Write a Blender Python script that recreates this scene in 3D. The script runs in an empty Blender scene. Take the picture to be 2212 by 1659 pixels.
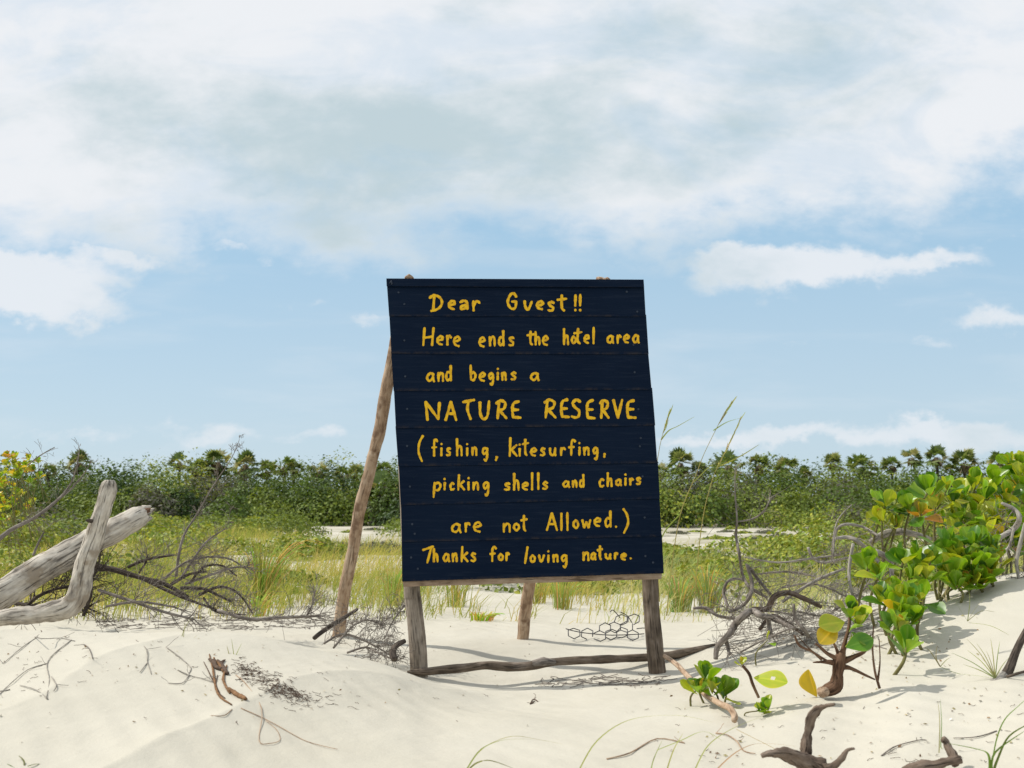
import bpy, bmesh, math, random
import numpy as np
from mathutils import Vector, Matrix, noise
R = math.radians
rnd = random.Random(7)
rng = np.random.default_rng(7)
scene = bpy.context.scene
col = scene.collection

# ---------------------------------------------------------------- camera
EYE = 1.02                     # eye height above the flat sand behind the dune
PITCH = R(7.0)
FPX = 1966.0                   # focal length in pixels of a 2212 px wide picture
cam_d = bpy.data.cameras.new('camera')
cam = bpy.data.objects.new('camera', cam_d); col.objects.link(cam)
cam.location = (0, 0, EYE)
cam.rotation_euler = (R(90) + PITCH, 0, 0)
cam_d.sensor_width = 36; cam_d.lens = FPX / 2212 * 36
cam_d.clip_start = 0.05; cam_d.clip_end = 6000
cam_d.dof.use_dof = True; cam_d.dof.focus_distance = 5.2; cam_d.dof.aperture_fstop = 4.5
scene.camera = cam

def ray(px, py):
    sx = (px - 1106) / FPX; sy = (829.5 - py) / FPX
    return Vector((sx, math.cos(PITCH) - sy * math.sin(PITCH), math.sin(PITCH) + sy * math.cos(PITCH)))
def P(px, py, Y):
    r = ray(px, py); t = Y / r.y
    return Vector((r.x * t, Y, EYE + r.z * t))
def st(px, py):
    r = ray(px, py); return r.x / r.y, r.z / r.y

# ---------------------------------------------------------------- world: sky and clouds
SUN_EL, SUN_AZ = R(48), R(14)       # sun stands to the left, a little behind the sign
world = bpy.data.worlds.new('World'); scene.world = world; world.use_nodes = True
nt = world.node_tree; nt.nodes.clear()
def N(t, **kw):
    n = nt.nodes.new(t)
    for k, v in kw.items(): setattr(n, k, v)
    return n
def L(a, b): nt.links.new(a, b)
def M(op, a, b=None, c=None, clamp=False):
    n = N('ShaderNodeMath', operation=op, use_clamp=clamp)
    for i, v in enumerate((a, b, c)):
        if v is None: continue
        if isinstance(v, (int, float)): n.inputs[i].default_value = v
        else: L(v, n.inputs[i])
    return n.outputs[0]
def SS(v, a, b):
    n = N('ShaderNodeMapRange', interpolation_type='SMOOTHSTEP')
    L(v, n.inputs[0]); n.inputs[1].default_value = a; n.inputs[2].default_value = b
    return n.outputs[0]
def MIX(f, a, b):
    n = N('ShaderNodeMix', data_type='RGBA')
    if isinstance(f, (int, float)): n.inputs[0].default_value = f
    else: L(f, n.inputs[0])
    for i, v in ((6, a), (7, b)):
        if isinstance(v, tuple): n.inputs[i].default_value = (*v, 1)
        else: L(v, n.inputs[i])
    return n.outputs[2]
tc = N('ShaderNodeTexCoord'); sep = N('ShaderNodeSeparateXYZ'); L(tc.outputs['Generated'], sep.inputs[0])
dx, dy, dz = sep.outputs
ady = M('MAXIMUM', M('ABSOLUTE', dy), 0.02)
S_ = M('DIVIDE', dx, ady); T_ = M('DIVIDE', dz, ady)
def noise_tex(vec, scale, detail=7, rough=.55, dist=0.0):
    n = N('ShaderNodeTexNoise'); L(vec, n.inputs['Vector'])
    n.inputs['Scale'].default_value = scale; n.inputs['Detail'].default_value = detail
    n.inputs['Roughness'].default_value = rough; n.inputs['Distortion'].default_value = dist
    return n.outputs['Fac']
def comb(x, y, z=0.0):
    n = N('ShaderNodeCombineXYZ')
    for i, v in enumerate((x, y, z)):
        if isinstance(v, (int, float)): n.inputs[i].default_value = v
        else: L(v, n.inputs[i])
    return n.outputs[0]
zc = M('MAXIMUM', M('ADD', dz, 0.28), 0.05)
pv = comb(M('DIVIDE', dx, zc), M('DIVIDE', dy, zc), 0.0)         # cloud deck seen in perspective
sv = comb(S_, M('MULTIPLY', T_, 1.8), M('MULTIPLY', dy, .3))
n_big = noise_tex(pv, 1.25, 8, .56, .25)
n_mid = noise_tex(sv, 7.0, 8, .58, .15)
n_fine = noise_tex(sv, 17.0, 7, .6, .2)
n_soft = noise_tex(sv, 3.2, 5, .5, .3)
n_wx = noise_tex(comb(S_, M('MULTIPLY', T_, 1.3), 11.0), 9.0, 6, .6, .1)
n_wy = noise_tex(comb(S_, M('MULTIPLY', T_, 1.3), 23.0), 11.0, 6, .62, .1)
SW = M('ADD', S_, M('MULTIPLY', M('SUBTRACT', n_wx, .5), .11))
TW = M('ADD', T_, M('MULTIPLY', M('SUBTRACT', n_wy, .5), .075))
# lower rim of the overcast deck
rim = [(0, 520), (250, 515), (500, 512), (700, 535), (850, 545), (960, 505), (1060, 478), (1180, 455), (1260, 495), (1370, 520), (1480, 500), (1650, 468), (1850, 455), (2000, 455), (2100, 405), (2212, 350)]
cr = N('ShaderNodeValToRGB'); el = cr.color_ramp.elements
pts = []
for px, py in rim:
    s, t = st(px, py); pts.append(((s + .6) / 1.2, t))
for i, (p_, t) in enumerate(pts):
    e = el[i] if i < 2 else el.new(min(.999, p_))
    e.position = min(.999, max(0, p_))
    e.color = (t, t, t, 1)
L(M('DIVIDE', M('ADD', SW, .6), 1.2), cr.inputs[0])
rimv = cr.outputs[0]
F = M('ADD', M('MULTIPLY', M('SUBTRACT', TW, rimv), 10.0), .25)
F = M('ADD', F, M('MULTIPLY', M('SUBTRACT', n_mid, .5), 1.5))
F = M('ADD', F, M('MULTIPLY', M('SUBTRACT', n_fine, .5), .8))
deck = SS(F, -.2, .75)
def blob(px, py, a, b, tilt=0.0):
    s0, t0 = st(px, py); a /= FPX; b /= FPX
    u = M('SUBTRACT', SW, s0); v = M('SUBTRACT', TW, t0)
    if tilt: v = M('SUBTRACT', v, M('MULTIPLY', u, tilt))
    u = M('DIVIDE', u, a); v = M('DIVIDE', v, b)
    q = M('ADD', M('MULTIPLY', u, u), M('MULTIPLY', v, v))
    return M('POWER', 2.718, M('MULTIPLY', q, -1.0))
def blobs(lst):
    out = None
    for b in lst:
        w = b[5] if len(b) > 5 else 1.0
        v = M('MULTIPLY', blob(*b[:5]), w)
        out = v if out is None else M('ADD', out, v)
    return out
small = blobs([(1585, 548, 90, 34, 0, 1.2), (1660, 590, 190, 46, 0, 1.2), (1830, 570, 150, 42, 0, 1.1), (2030, 560, 110, 22, 0, .8), (2150, 685, 110, 26, 0, .9),
               (70, 575, 260, 46, 0, 1.1), (140, 650, 190, 46, -.12, 1.2), (30, 640, 140, 60, 0), (290, 545, 130, 18, 0, .8), (575, 565, 40, 26, 0, .7), (810, 680, 60, 16, 0, .6),
               (490, 535, 70, 20, 0, .7), (1640, 735, 200, 14, 0, .45), (1990, 725, 160, 14, 0, .4), (650, 660, 60, 10, 0, .4)])
Gf = M('ADD', small, M('ADD', M('MULTIPLY', M('SUBTRACT', n_mid, .5), 1.5), M('MULTIPLY', M('SUBTRACT', n_fine, .5), 1.6)))
puff = SS(Gf, .28, 1.15)
low = blobs([(1720, 945, 200, 24, 0), (2050, 925, 190, 28, 0), (1500, 950, 120, 16, 0, .7), (200, 940, 260, 30, 0, .55), (690, 943, 60, 22, 0, .6), (500, 945, 180, 28, 0, .5), (2180, 960, 160, 26, 0, .8)])
Hf = M('ADD', low, M('ADD', M('MULTIPLY', M('SUBTRACT', n_fine, .5), 1.5), M('MULTIPLY', M('SUBTRACT', n_mid, .5), .7)))
lowc = M('MULTIPLY', SS(Hf, .3, 1.0), .7)
cirr = M('MULTIPLY', SS(noise_tex(comb(M('MULTIPLY', S_, 1.2), M('MULTIPLY', T_, 7.0), 3.0), 3.0, 6, .55, .3), .46, .75), .22)
wv_ = N('ShaderNodeTexNoise'); L(comb(M('MULTIPLY', S_, 1.0), M('MULTIPLY', T_, 2.0), 7.0), wv_.inputs['Vector']); wv_.inputs['Scale'].default_value = 4.2
wv_.inputs['Detail'].default_value = 9; wv_.inputs['Roughness'].default_value = .6; wv_.inputs['Distortion'].default_value = .6
veil = SS(wv_.outputs['Fac'], .44, .66)
alpha_d = M('MULTIPLY', deck, M('SUBTRACT', 1.0, M('MULTIPLY', veil, .27)))
alpha = M('MAXIMUM', M('MAXIMUM', alpha_d, M('MULTIPLY', puff, .85)), M('MAXIMUM', lowc, cirr))
# grey undersides of the deck
grey = blobs([(800, 330, 520, 120, 0, .9), (1150, 215, 420, 110, 0, .55), (1650, 300, 500, 120, 0, .35), (330, 230, 180, 120, 0, .35), (1750, 120, 300, 120, 0, .35), (500, 480, 400, 50, 0, .2), (1250, 60, 300, 90, 0, .3)])
gfac = SS(M('ADD', grey, M('ADD', M('MULTIPLY', M('SUBTRACT', n_big, .5), .9), M('ADD', M('MULTIPLY', M('SUBTRACT', n_soft, .5), 2.0), M('ADD', M('MULTIPLY', M('SUBTRACT', n_mid, .5), 1.7), M('MULTIPLY', M('SUBTRACT', n_fine, .5), .9))))), -.15, 1.15)
skyt = N('ShaderNodeTexSky', sky_type='NISHITA', sun_disc=False)
skyt.sun_elevation = SUN_EL; skyt.sun_rotation = R(270) + SUN_AZ
skyt.air_density = 1.0; skyt.dust_density = .6; skyt.ozone_density = 1.4; skyt.altitude = 0
WS = 0.1
white = (8.5, 8.75, 9.1); greyc = (5.35, 6.5, 7.0)
ccol = MIX(gfac, white, greyc)
# pale moisture towards the horizon, as in the photograph
hz = SS(T_, .42, 0.0)
blue = MIX(.86, skyt.outputs[0], MIX(hz, (3.75, 6.15, 8.25), (5.7, 7.2, 8.3)))
fin = MIX(alpha, blue, ccol)
bg = N('ShaderNodeBackground'); L(fin, bg.inputs[0]); bg.inputs[1].default_value = WS
wo = N('ShaderNodeOutputWorld'); L(bg.outputs[0], wo.inputs[0])

# ---------------------------------------------------------------- sun
sd = bpy.data.lights.new('sun', 'SUN'); sd.energy = 3.8; sd.angle = R(.6); sd.color = (1, .955, .87)
sun = bpy.data.objects.new('sun', sd); col.objects.link(sun)
sdir = Vector((-math.cos(SUN_EL) * math.cos(SUN_AZ), math.cos(SUN_EL) * math.sin(SUN_AZ), math.sin(SUN_EL)))
sun.rotation_euler = sdir.to_track_quat('Z', 'Y').to_euler()
vs = scene.view_settings
vs.view_transform = 'Standard'; vs.look = 'None'; vs.gamma = 1; vs.exposure = 0.0; vs.use_curve_mapping = False

# ---------------------------------------------------------------- materials
def new_mat(name):
    m = bpy.data.materials.new(name); m.use_nodes = True
    t = m.node_tree; t.nodes.clear()
    return m, t
class NB:
    def __init__(s, t): s.t = t
    def n(s, ty, ins=None, **kw):
        x = s.t.nodes.new(ty)
        for k, v in kw.items(): setattr(x, k, v)
        for k, v in (ins or {}).items():
            if hasattr(v, 'is_linked') or hasattr(v, 'links'): s.t.links.new(v, x.inputs[k])
            else: x.inputs[k].default_value = v
        return x
    def ramp(s, fac, stops):
        x = s.t.nodes.new('ShaderNodeValToRGB'); s.t.links.new(fac, x.inputs[0])
        e = x.color_ramp.elements
        for i, (p, c) in enumerate(stops):
            q = e[i] if i < 2 else e.new(p)
            q.position = p; q.color = (*c, 1) if len(c) == 3 else c
        return x.outputs[0]
def c3(c): return (*c, 1)

def wood_mat(name, dark, mid, light, rough=.85, stretch=5.0, scale=60, bump=.5, spec=.2, stain=None):
    m, t = new_mat(name); b = NB(t)
    at = b.n('ShaderNodeAttribute', attribute_name='grain')
    mp = b.n('ShaderNodeMapping', {'Vector': at.outputs['Vector'], 'Scale': (1, 1, 1 / stretch)})
    n1 = b.n('ShaderNodeTexNoise', {'Vector': mp.outputs[0], 'Scale': scale, 'Detail': 6.0, 'Roughness': .65, 'Distortion': .4})
    n2 = b.n('ShaderNodeTexNoise', {'Vector': at.outputs['Vector'], 'Scale': 7.0, 'Detail': 4.0, 'Roughness': .6})
    add = b.n('ShaderNodeMath', {0: n1.outputs[0], 1: n2.outputs[0]}, operation='ADD')
    hf = b.n('ShaderNodeMath', {0: add.outputs[0], 1: .5}, operation='MULTIPLY')
    c = b.ramp(hf.outputs[0], [(.36, dark), (.5, mid), (.64, light)])
    if stain:
        n3 = b.n('ShaderNodeTexNoise', {'Vector': at.outputs['Vector'], 'Scale': 11.0, 'Detail': 3.0})
        f = b.ramp(n3.outputs[0], [(.58, (0, 0, 0)), (.68, (1, 1, 1))])
        mx = b.n('ShaderNodeMix', {0: f, 6: c, 7: c3(stain)}, data_type='RGBA'); c = mx.outputs[2]
    mp2 = b.n('ShaderNodeMapping', {'Vector': at.outputs['Vector'], 'Scale': (1, 1, .07)})
    nk = b.n('ShaderNodeTexNoise', {'Vector': mp2.outputs[0], 'Scale': scale * 1.6, 'Detail': 3.0, 'Roughness': .5, 'Distortion': .3})
    ck = b.ramp(nk.outputs[0], [(.34, (1, 1, 1)), (.41, (0, 0, 0))])
    kx = b.n('ShaderNodeMix', {0: b.n('ShaderNodeMath', {0: ck, 1: .75}, operation='MULTIPLY').outputs[0], 6: c, 7: c3(tuple(x * .6 for x in dark))}, data_type='RGBA'); c = kx.outputs[2]
    hh = b.n('ShaderNodeMath', {0: n1.outputs[0], 1: ck}, operation='SUBTRACT')
    bp = b.n('ShaderNodeBump', {'Height': hh.outputs[0], 'Strength': bump, 'Distance': .005})
    p = b.n('ShaderNodeBsdfPrincipled', {'Base Color': c, 'Roughness': rough, 'Specular IOR Level': spec, 'Normal': bp.outputs[0]})
    o = b.n('ShaderNodeOutputMaterial', {0: p.outputs[0]})
    return m
def leafy_mat(name, trans=.35, rough=.5, spec=.35, attr='tint', tboost=(1.3, 1.25, .6), vary=.3):
    m, t = new_mat(name); b = NB(t)
    at = b.n('ShaderNodeAttribute', attribute_name=attr)
    g = b.n('ShaderNodeNewGeometry')
    no = b.n('ShaderNodeTexNoise', {'Vector': g.outputs['Position'], 'Scale': 9.0, 'Detail': 3.0})
    fac = b.n('ShaderNodeMapRange', {0: no.outputs[0], 1: .3, 2: .7, 3: 1 - vary, 4: 1 + vary})
    vm = b.n('ShaderNodeVectorMath', {0: at.outputs['Color'], 'Scale': fac.outputs[0]}, operation='SCALE')
    p = b.n('ShaderNodeBsdfPrincipled', {'Base Color': vm.outputs[0], 'Roughness': rough, 'Specular IOR Level': spec})
    tv = b.n('ShaderNodeVectorMath', {0: vm.outputs[0], 1: tboost}, operation='MULTIPLY')
    tr = b.n('ShaderNodeBsdfTranslucent', {'Color': tv.outputs[0]})
    mx = b.n('ShaderNodeMixShader', {0: trans, 1: p.outputs[0], 2: tr.outputs[0]})
    b.n('ShaderNodeOutputMaterial', {0: mx.outputs[0]})
    return m
def big_leaf_mat(name, c, c2, trans=.38):
    # fleshy leaf: pale midrib and a little mottling in leaf coordinates
    m, t = new_mat(name); b = NB(t)
    at = b.n('ShaderNodeAttribute', attribute_name='grain')
    sp = b.n('ShaderNodeSeparateXYZ', {0: at.outputs['Vector']})
    ab = b.n('ShaderNodeMath', {0: sp.outputs[1]}, operation='ABSOLUTE')
    mid = b.n('ShaderNodeMapRange', {0: ab.outputs[0], 1: .03, 2: .12, 3: .5, 4: 0.0})
    oi = b.n('ShaderNodeObjectInfo')
    mp = b.n('ShaderNodeVectorMath', {0: at.outputs['Vector'], 1: oi.outputs['Location']}, operation='ADD')
    no = b.n('ShaderNodeTexNoise', {'Vector': mp.outputs[0], 'Scale': 2.6, 'Detail': 4.0})
    f = b.ramp(no.outputs[0], [(.35, (0, 0, 0)), (.68, (1, 1, 1))])
    mx = b.n('ShaderNodeMix', {0: f, 6: c3(c), 7: c3(c2)}, data_type='RGBA')
    rib = b.n('ShaderNodeMix', {0: mid.outputs[0], 6: mx.outputs[2], 7: (c[0] * 1.5 + .06, c[1] * 1.25 + .06, c[2] + .03, 1)}, data_type='RGBA')
    rim_ = b.n('ShaderNodeMapRange', {0: ab.outputs[0], 1: .66, 2: .8, 3: 0.0, 4: .55})  # leaf edge paled in the colour, imitating light caught along the rim
    rim2 = b.n('ShaderNodeMix', {0: rim_.outputs[0], 6: rib.outputs[2], 7: (c2[0] * 1.3 + .10, c2[1] * 1.15 + .08, c2[2] + .04, 1)}, data_type='RGBA')
    ns = b.n('ShaderNodeTexNoise', {'Vector': mp.outputs[0], 'Scale': 7.0, 'Detail': 5.0, 'Roughness': .7})
    sf = b.ramp(ns.outputs[0], [(.66, (0, 0, 0)), (.72, (.8, .8, .8))])
    sp2 = b.n('ShaderNodeMix', {0: sf, 6: rim2.outputs[2], 7: (.17, .11, .04, 1)}, data_type='RGBA')
    hv = b.n('ShaderNodeHueSaturation', {'Value': 1.0, 'Color': sp2.outputs[2]})
    rv = b.n('ShaderNodeMapRange', {0: oi.outputs['Random'], 1: 0.0, 2: 1.0, 3: .72, 4: 1.25}); t.links.new(rv.outputs[0], hv.inputs['Value'])
    p = b.n('ShaderNodeBsdfPrincipled', {'Base Color': hv.outputs[0], 'Roughness': .34, 'Specular IOR Level': .5})
    tv = b.n('ShaderNodeVectorMath', {0: hv.outputs[0], 1: (1.5, 1.35, .5)}, operation='MULTIPLY')
    tr = b.n('ShaderNodeBsdfTranslucent', {'Color': tv.outputs[0]})
    ms = b.n('ShaderNodeMixShader', {0: trans, 1: p.outputs[0], 2: tr.outputs[0]})
    b.n('ShaderNodeOutputMaterial', {0: ms.outputs[0]})
    return m
def plain_mat(name, c, rough=.7, spec=.3, vary=.25, scale=30, bump=.2):
    m, t = new_mat(name); b = NB(t)
    g = b.n('ShaderNodeTexCoord')
    no = b.n('ShaderNodeTexNoise', {'Vector': g.outputs['Object'], 'Scale': float(scale), 'Detail': 5.0, 'Roughness': .6})
    col_ = b.ramp(no.outputs[0], [(.3, tuple(x * (1 - vary) for x in c)), (.7, tuple(x * (1 + vary) for x in c))])
    bp = b.n('ShaderNodeBump', {'Height': no.outputs[0], 'Strength': bump, 'Distance': .003})
    p = b.n('ShaderNodeBsdfPrincipled', {'Base Color': col_, 'Roughness': rough, 'Specular IOR Level': spec, 'Normal': bp.outputs[0]})
    b.n('ShaderNodeOutputMaterial', {0: p.outputs[0]})
    return m

def sand_mat():
    m, t = new_mat('dune_sand'); b = NB(t)
    g = b.n('ShaderNodeNewGeometry'); pos = g.outputs['Position']
    nl = b.n('ShaderNodeTexNoise', {'Vector': pos, 'Scale': 1.4, 'Detail': 5.0, 'Roughness': .55})
    nf = b.n('ShaderNodeTexNoise', {'Vector': pos, 'Scale': 900.0, 'Detail': 2.0})
    nm = b.n('ShaderNodeTexNoise', {'Vector': pos, 'Scale': 11.0, 'Detail': 9.0, 'Roughness': .68})
    c = b.ramp(nl.outputs[0], [(.3, (.525, .493, .413)), (.7, (.59, .557, .475))])
    c2 = b.ramp(nf.outputs[0], [(.32, (.62, .6, .58)), (.5, (1, 1, 1)), (.7, (1.0, 1.0, 1.0))])
    mx = b.n('ShaderNodeMix', {0: .45, 6: c, 7: c2}, data_type='RGBA', blend_type='MULTIPLY')
    # thin scatter of dark organic specks
    vo = b.n('ShaderNodeTexVoronoi', {'Vector': pos, 'Scale': 38.0, 'Randomness': 1.0})
    sm = b.n('ShaderNodeTexNoise', {'Vector': pos, 'Scale': 2.3, 'Detail': 3.0})
    th = b.n('ShaderNodeMapRange', {0: sm.outputs[0], 1: .48, 2: .75, 3: 0.0, 4: .13})
    lt = b.n('ShaderNodeMath', {0: vo.outputs['Distance'], 1: th.outputs[0]}, operation='LESS_THAN')
    sc = b.n('ShaderNodeMath', {0: lt.outputs[0], 1: .7}, operation='MULTIPLY')
    m2 = b.n('ShaderNodeMix', {0: sc.outputs[0], 6: mx.outputs[2], 7: (.16, .12, .085, 1)}, data_type='RGBA')
    # greener humus in the grass flat far behind, by place
    sp = b.n('ShaderNodeSeparateXYZ', {0: pos})
    yy = b.n('ShaderNodeMapRange', {0: sp.outputs[1], 1: 8.0, 2: 11.0, 3: 0.0, 4: 1.0})
    hum = b.n('ShaderNodeTexNoise', {'Vector': pos, 'Scale': .55, 'Detail': 5.0, 'Roughness': .6})
    hr = b.ramp(hum.outputs[0], [(.42, (0, 0, 0)), (.6, (1, 1, 1))])
    hh = b.n('ShaderNodeMath', {0: hr, 1: yy.outputs[0]}, operation='MULTIPLY')
    h2 = b.n('ShaderNodeMath', {0: hh.outputs[0], 1: .6}, operation='MULTIPLY')
    m3 = b.n('ShaderNodeMix', {0: h2.outputs[0], 6: m2.outputs[2], 7: (.22, .2, .11, 1)}, data_type='RGBA')
    # ripples: fine relief
    mp = b.n('ShaderNodeMapping', {'Vector': pos, 'Rotation': (0, 0, R(-38))})
    wv = b.n('ShaderNodeTexWave', {'Vector': mp.outputs[0], 'Scale': 2.6, 'Distortion': 3.0, 'Detail': 2.0, 'Detail Scale': .8})
    wm = b.n('ShaderNodeTexNoise', {'Vector': pos, 'Scale': .9, 'Detail': 2.0})
    wr = b.n('ShaderNodeMapRange', {0: wm.outputs[0], 1: .48, 2: .66, 3: .03, 4: .4})
    w2 = b.n('ShaderNodeMath', {0: wv.outputs[0], 1: wr.outputs[0]}, operation='MULTIPLY')
    a1 = b.n('ShaderNodeMath', {0: nm.outputs[0], 1: .6}, operation='MULTIPLY')
    a2 = b.n('ShaderNodeMath', {0: a1.outputs[0], 1: w2.outputs[0]}, operation='ADD')
    a3 = b.n('ShaderNodeMath', {0: nf.outputs[0], 1: .05}, operation='MULTIPLY')
    a4 = b.n('ShaderNodeMath', {0: a2.outputs[0], 1: a3.outputs[0]}, operation='ADD')
    bp = b.n('ShaderNodeBump', {'Height': a4.outputs[0], 'Strength': .55, 'Distance': .02})
    p = b.n('ShaderNodeBsdfPrincipled', {'Base Color': m3.outputs[2], 'Roughness': .95, 'Specular IOR Level': .1, 'Normal': bp.outputs[0]})
    b.n('ShaderNodeOutputMaterial', {0: p.outputs[0]})
    return m

MS = sand_mat()
W_drift = wood_mat('bleached_driftwood', (.15, .13, .11), (.47, .42, .355), (.66, .61, .53), scale=48, bump=1.0, stain=(.30, .25, .195))
W_grey = wood_mat('grey_dead_wood', (.09, .078, .068), (.21, .18, .155), (.36, .32, .28), scale=110, bump=.5)
W_pale = wood_mat('pale_dead_wood', (.17, .15, .13), (.33, .3, .26), (.48, .44, .39), scale=110)
W_dark = wood_mat('dark_weathered_wood', (.022, .018, .015), (.075, .058, .046), (.17, .135, .105), scale=90)
W_brown = wood_mat('reddish_brown_wood', (.045, .024, .014), (.135, .075, .045), (.25, .155, .10), scale=90)
W_grey2 = wood_mat('grey_brown_root_wood', (.05, .035, .027), (.15, .108, .08), (.27, .21, .165), scale=70, bump=.9)
W_leg = wood_mat('tan_peeled_pole', (.21, .13, .08), (.42, .295, .20), (.54, .42, .31), scale=70, stain=(.22, .14, .09))
W_post = wood_mat('grey_weathered_post', (.10, .08, .062), (.25, .205, .16), (.38, .325, .27), scale=80, stretch=12, bump=.8)
W_post2 = wood_mat('brown_weathered_post', (.055, .042, .032), (.15, .115, .085), (.26, .21, .17), scale=80, stretch=12, bump=.8)
W_batten = wood_mat('tan_batten_wood', (.13, .085, .05), (.30, .21, .14), (.40, .31, .22), scale=50, stretch=10)
W_plant = wood_mat('green_plant_stem', (.10, .075, .03), (.17, .16, .06), (.24, .23, .10), scale=80)

def paint_mat():
    m, t = new_mat('navy_board_paint'); b = NB(t)
    g = b.n('ShaderNodeTexCoord')
    mp = b.n('ShaderNodeMapping', {'Vector': g.outputs['Object'], 'Scale': (1.2, 1, 22)})
    n1 = b.n('ShaderNodeTexNoise', {'Vector': mp.outputs[0], 'Scale': 4.0, 'Detail': 7.0, 'Roughness': .65})
    n2 = b.n('ShaderNodeTexNoise', {'Vector': g.outputs['Object'], 'Scale': 1.9, 'Detail': 5.0, 'Roughness': .6})
    oi = b.n('ShaderNodeObjectInfo')
    c = b.ramp(n2.outputs[0], [(.3, (.0018, .0072, .021)), (.7, (.0036, .0105, .027))])
    c2 = b.n('ShaderNodeMix', {0: b.ramp(n1.outputs[0], [(.5, (0, 0, 0)), (.78, (.8, .8, .8))]), 6: c, 7: (.014, .022, .040, 1)}, data_type='RGBA')
    # chipped lower edges, uv-free: driven by stored edge attribute
    at = b.n('ShaderNodeAttribute', attribute_name='edge')
    nc = b.n('ShaderNodeTexNoise', {'Vector': g.outputs['Object'], 'Scale': 16.0, 'Detail': 5.0, 'Roughness': .7})
    ch = b.n('ShaderNodeMath', {0: at.outputs['Fac'], 1: b.ramp(nc.outputs[0], [(.45, (0, 0, 0)), (.62, (1, 1, 1))])}, operation='MULTIPLY')
    c3_ = b.n('ShaderNodeMix', {0: ch.outputs[0], 6: c2.outputs[2], 7: (.03, .026, .028, 1)}, data_type='RGBA')
    bp = b.n('ShaderNodeBump', {'Height': n1.outputs[0], 'Strength': .35, 'Distance': .003})
    p = b.n('ShaderNodeBsdfPrincipled', {'Base Color': c3_.outputs[2], 'Roughness': .6, 'Specular IOR Level': .07, 'Normal': bp.outputs[0]})
    b.n('ShaderNodeOutputMaterial', {0: p.outputs[0]})
    return m
M_paint = paint_mat()
def letter_mat():
    m, t = new_mat('yellow_letter_paint'); b = NB(t)
    g = b.n('ShaderNodeTexCoord')
    n1 = b.n('ShaderNodeTexNoise', {'Vector': g.outputs['Object'], 'Scale': 42.0, 'Detail': 6.0, 'Roughness': .72})
    c = b.ramp(n1.outputs[0], [(.30, (.40, .20, .012)), (.42, (.68, .37, .008)), (.55, (.80, .46, .008)), (.74, (.86, .56, .02))])
    p = b.n('ShaderNodeBsdfPrincipled', {'Base Color': c, 'Roughness': .6, 'Specular IOR Level': .25})
    b.n('ShaderNodeOutputMaterial', {0: p.outputs[0]})
    return m
M_letter = letter_mat()
M_nail = plain_mat('dull_nail_steel', (.035, .045, .065), .7, .15)
M_wire = plain_mat('rusty_wire', (.06, .06, .065), .7, .3)
M_weed = plain_mat('dried_seaweed', (.115, .08, .06), .9, .1, .5, 60)
M_husk = plain_mat('dry_brown_husk', (.20, .11, .055), .85, .15, .5, 40)
M_foliage = leafy_mat('foliage_leaves', .25, .55, .25)
M_grass = leafy_mat('dune_grass_blades', .45, .6, .2, vary=.15)
M_palm = leafy_mat('palm_fronds', .35, .5, .3, vary=.2)
M_litter = leafy_mat('beach_litter', 0.0, .9, .1)
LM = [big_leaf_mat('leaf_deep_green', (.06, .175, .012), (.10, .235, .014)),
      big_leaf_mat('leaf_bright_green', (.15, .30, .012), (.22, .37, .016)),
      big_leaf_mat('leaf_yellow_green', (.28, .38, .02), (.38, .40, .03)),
      big_leaf_mat('leaf_yellow', (.50, .37, .02), (.42, .32, .03)),
      big_leaf_mat('leaf_orange', (.42, .19, .025), (.32, .20, .03))]

def leaves_np(name, cen, nrm, size, tint, aspect=.6):
    n = len(cen); nrm = nrm / np.linalg.norm(nrm, axis=1, keepdims=True)
    r = rng.normal(size=(n, 3)); u = np.cross(nrm, r); u /= np.linalg.norm(u, axis=1, keepdims=True); v = np.cross(nrm, u)
    u = u * size[:, None]; v = v * (size * aspect)[:, None]
    co = np.stack([cen - u, cen + v + nrm * (size * .12)[:, None], cen + u, cen - v + nrm * (size * .12)[:, None]], 1).reshape(-1, 3)
    q = np.arange(n * 4).reshape(n, 4)
    return np_mesh(name, co, q, np.repeat(tint, 4, 0), smooth=False)
# ---------------------------------------------------------------- object helpers
def tag(o, label=None, cat=None, group=None, kind=None):
    if label: o['label'] = label
    if cat: o['category'] = cat
    if group: o['group'] = group
    if kind: o['kind'] = kind
    return o
def empty(name, loc, label, cat, group=None):
    o = bpy.data.objects.new(name, None); col.objects.link(o); o.location = loc
    o.empty_display_size = .1
    return tag(o, label, cat, group)
def link(name, me, parent=None, loc=None):
    o = bpy.data.objects.new(name, me); col.objects.link(o)
    if parent is not None: o.parent = parent
    if loc is not None: o.location = loc
    return o
class MB:
    def __init__(s): s.v = []; s.f = []; s.g = []; s.c = []
    def build(s, name, mat, parent=None, smooth=True, origin=None):
        org = Vector(origin) if origin is not None else (Vector(parent.location) if parent is not None else Vector((0, 0, 0)))
        me = bpy.data.meshes.new(name)
        me.from_pydata([(Vector(v) - org)[:] for v in s.v], [], s.f)
        if s.g:
            a = me.attributes.new('grain', 'FLOAT_VECTOR', 'POINT'); a.data.foreach_set('vector', np.array(s.g, dtype='f').ravel())
        if s.c:
            a = me.attributes.new('tint', 'FLOAT_COLOR', 'POINT'); a.data.foreach_set('color', np.array([(*c, 1) for c in s.c], dtype='f').ravel())
        if smooth: me.polygons.foreach_set('use_smooth', [True] * len(me.polygons))
        me.materials.append(mat); me.update()
        o = bpy.data.objects.new(name, me); col.objects.link(o)
        if parent is not None: o.parent = parent
        else: o.location = org
        return o
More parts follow.
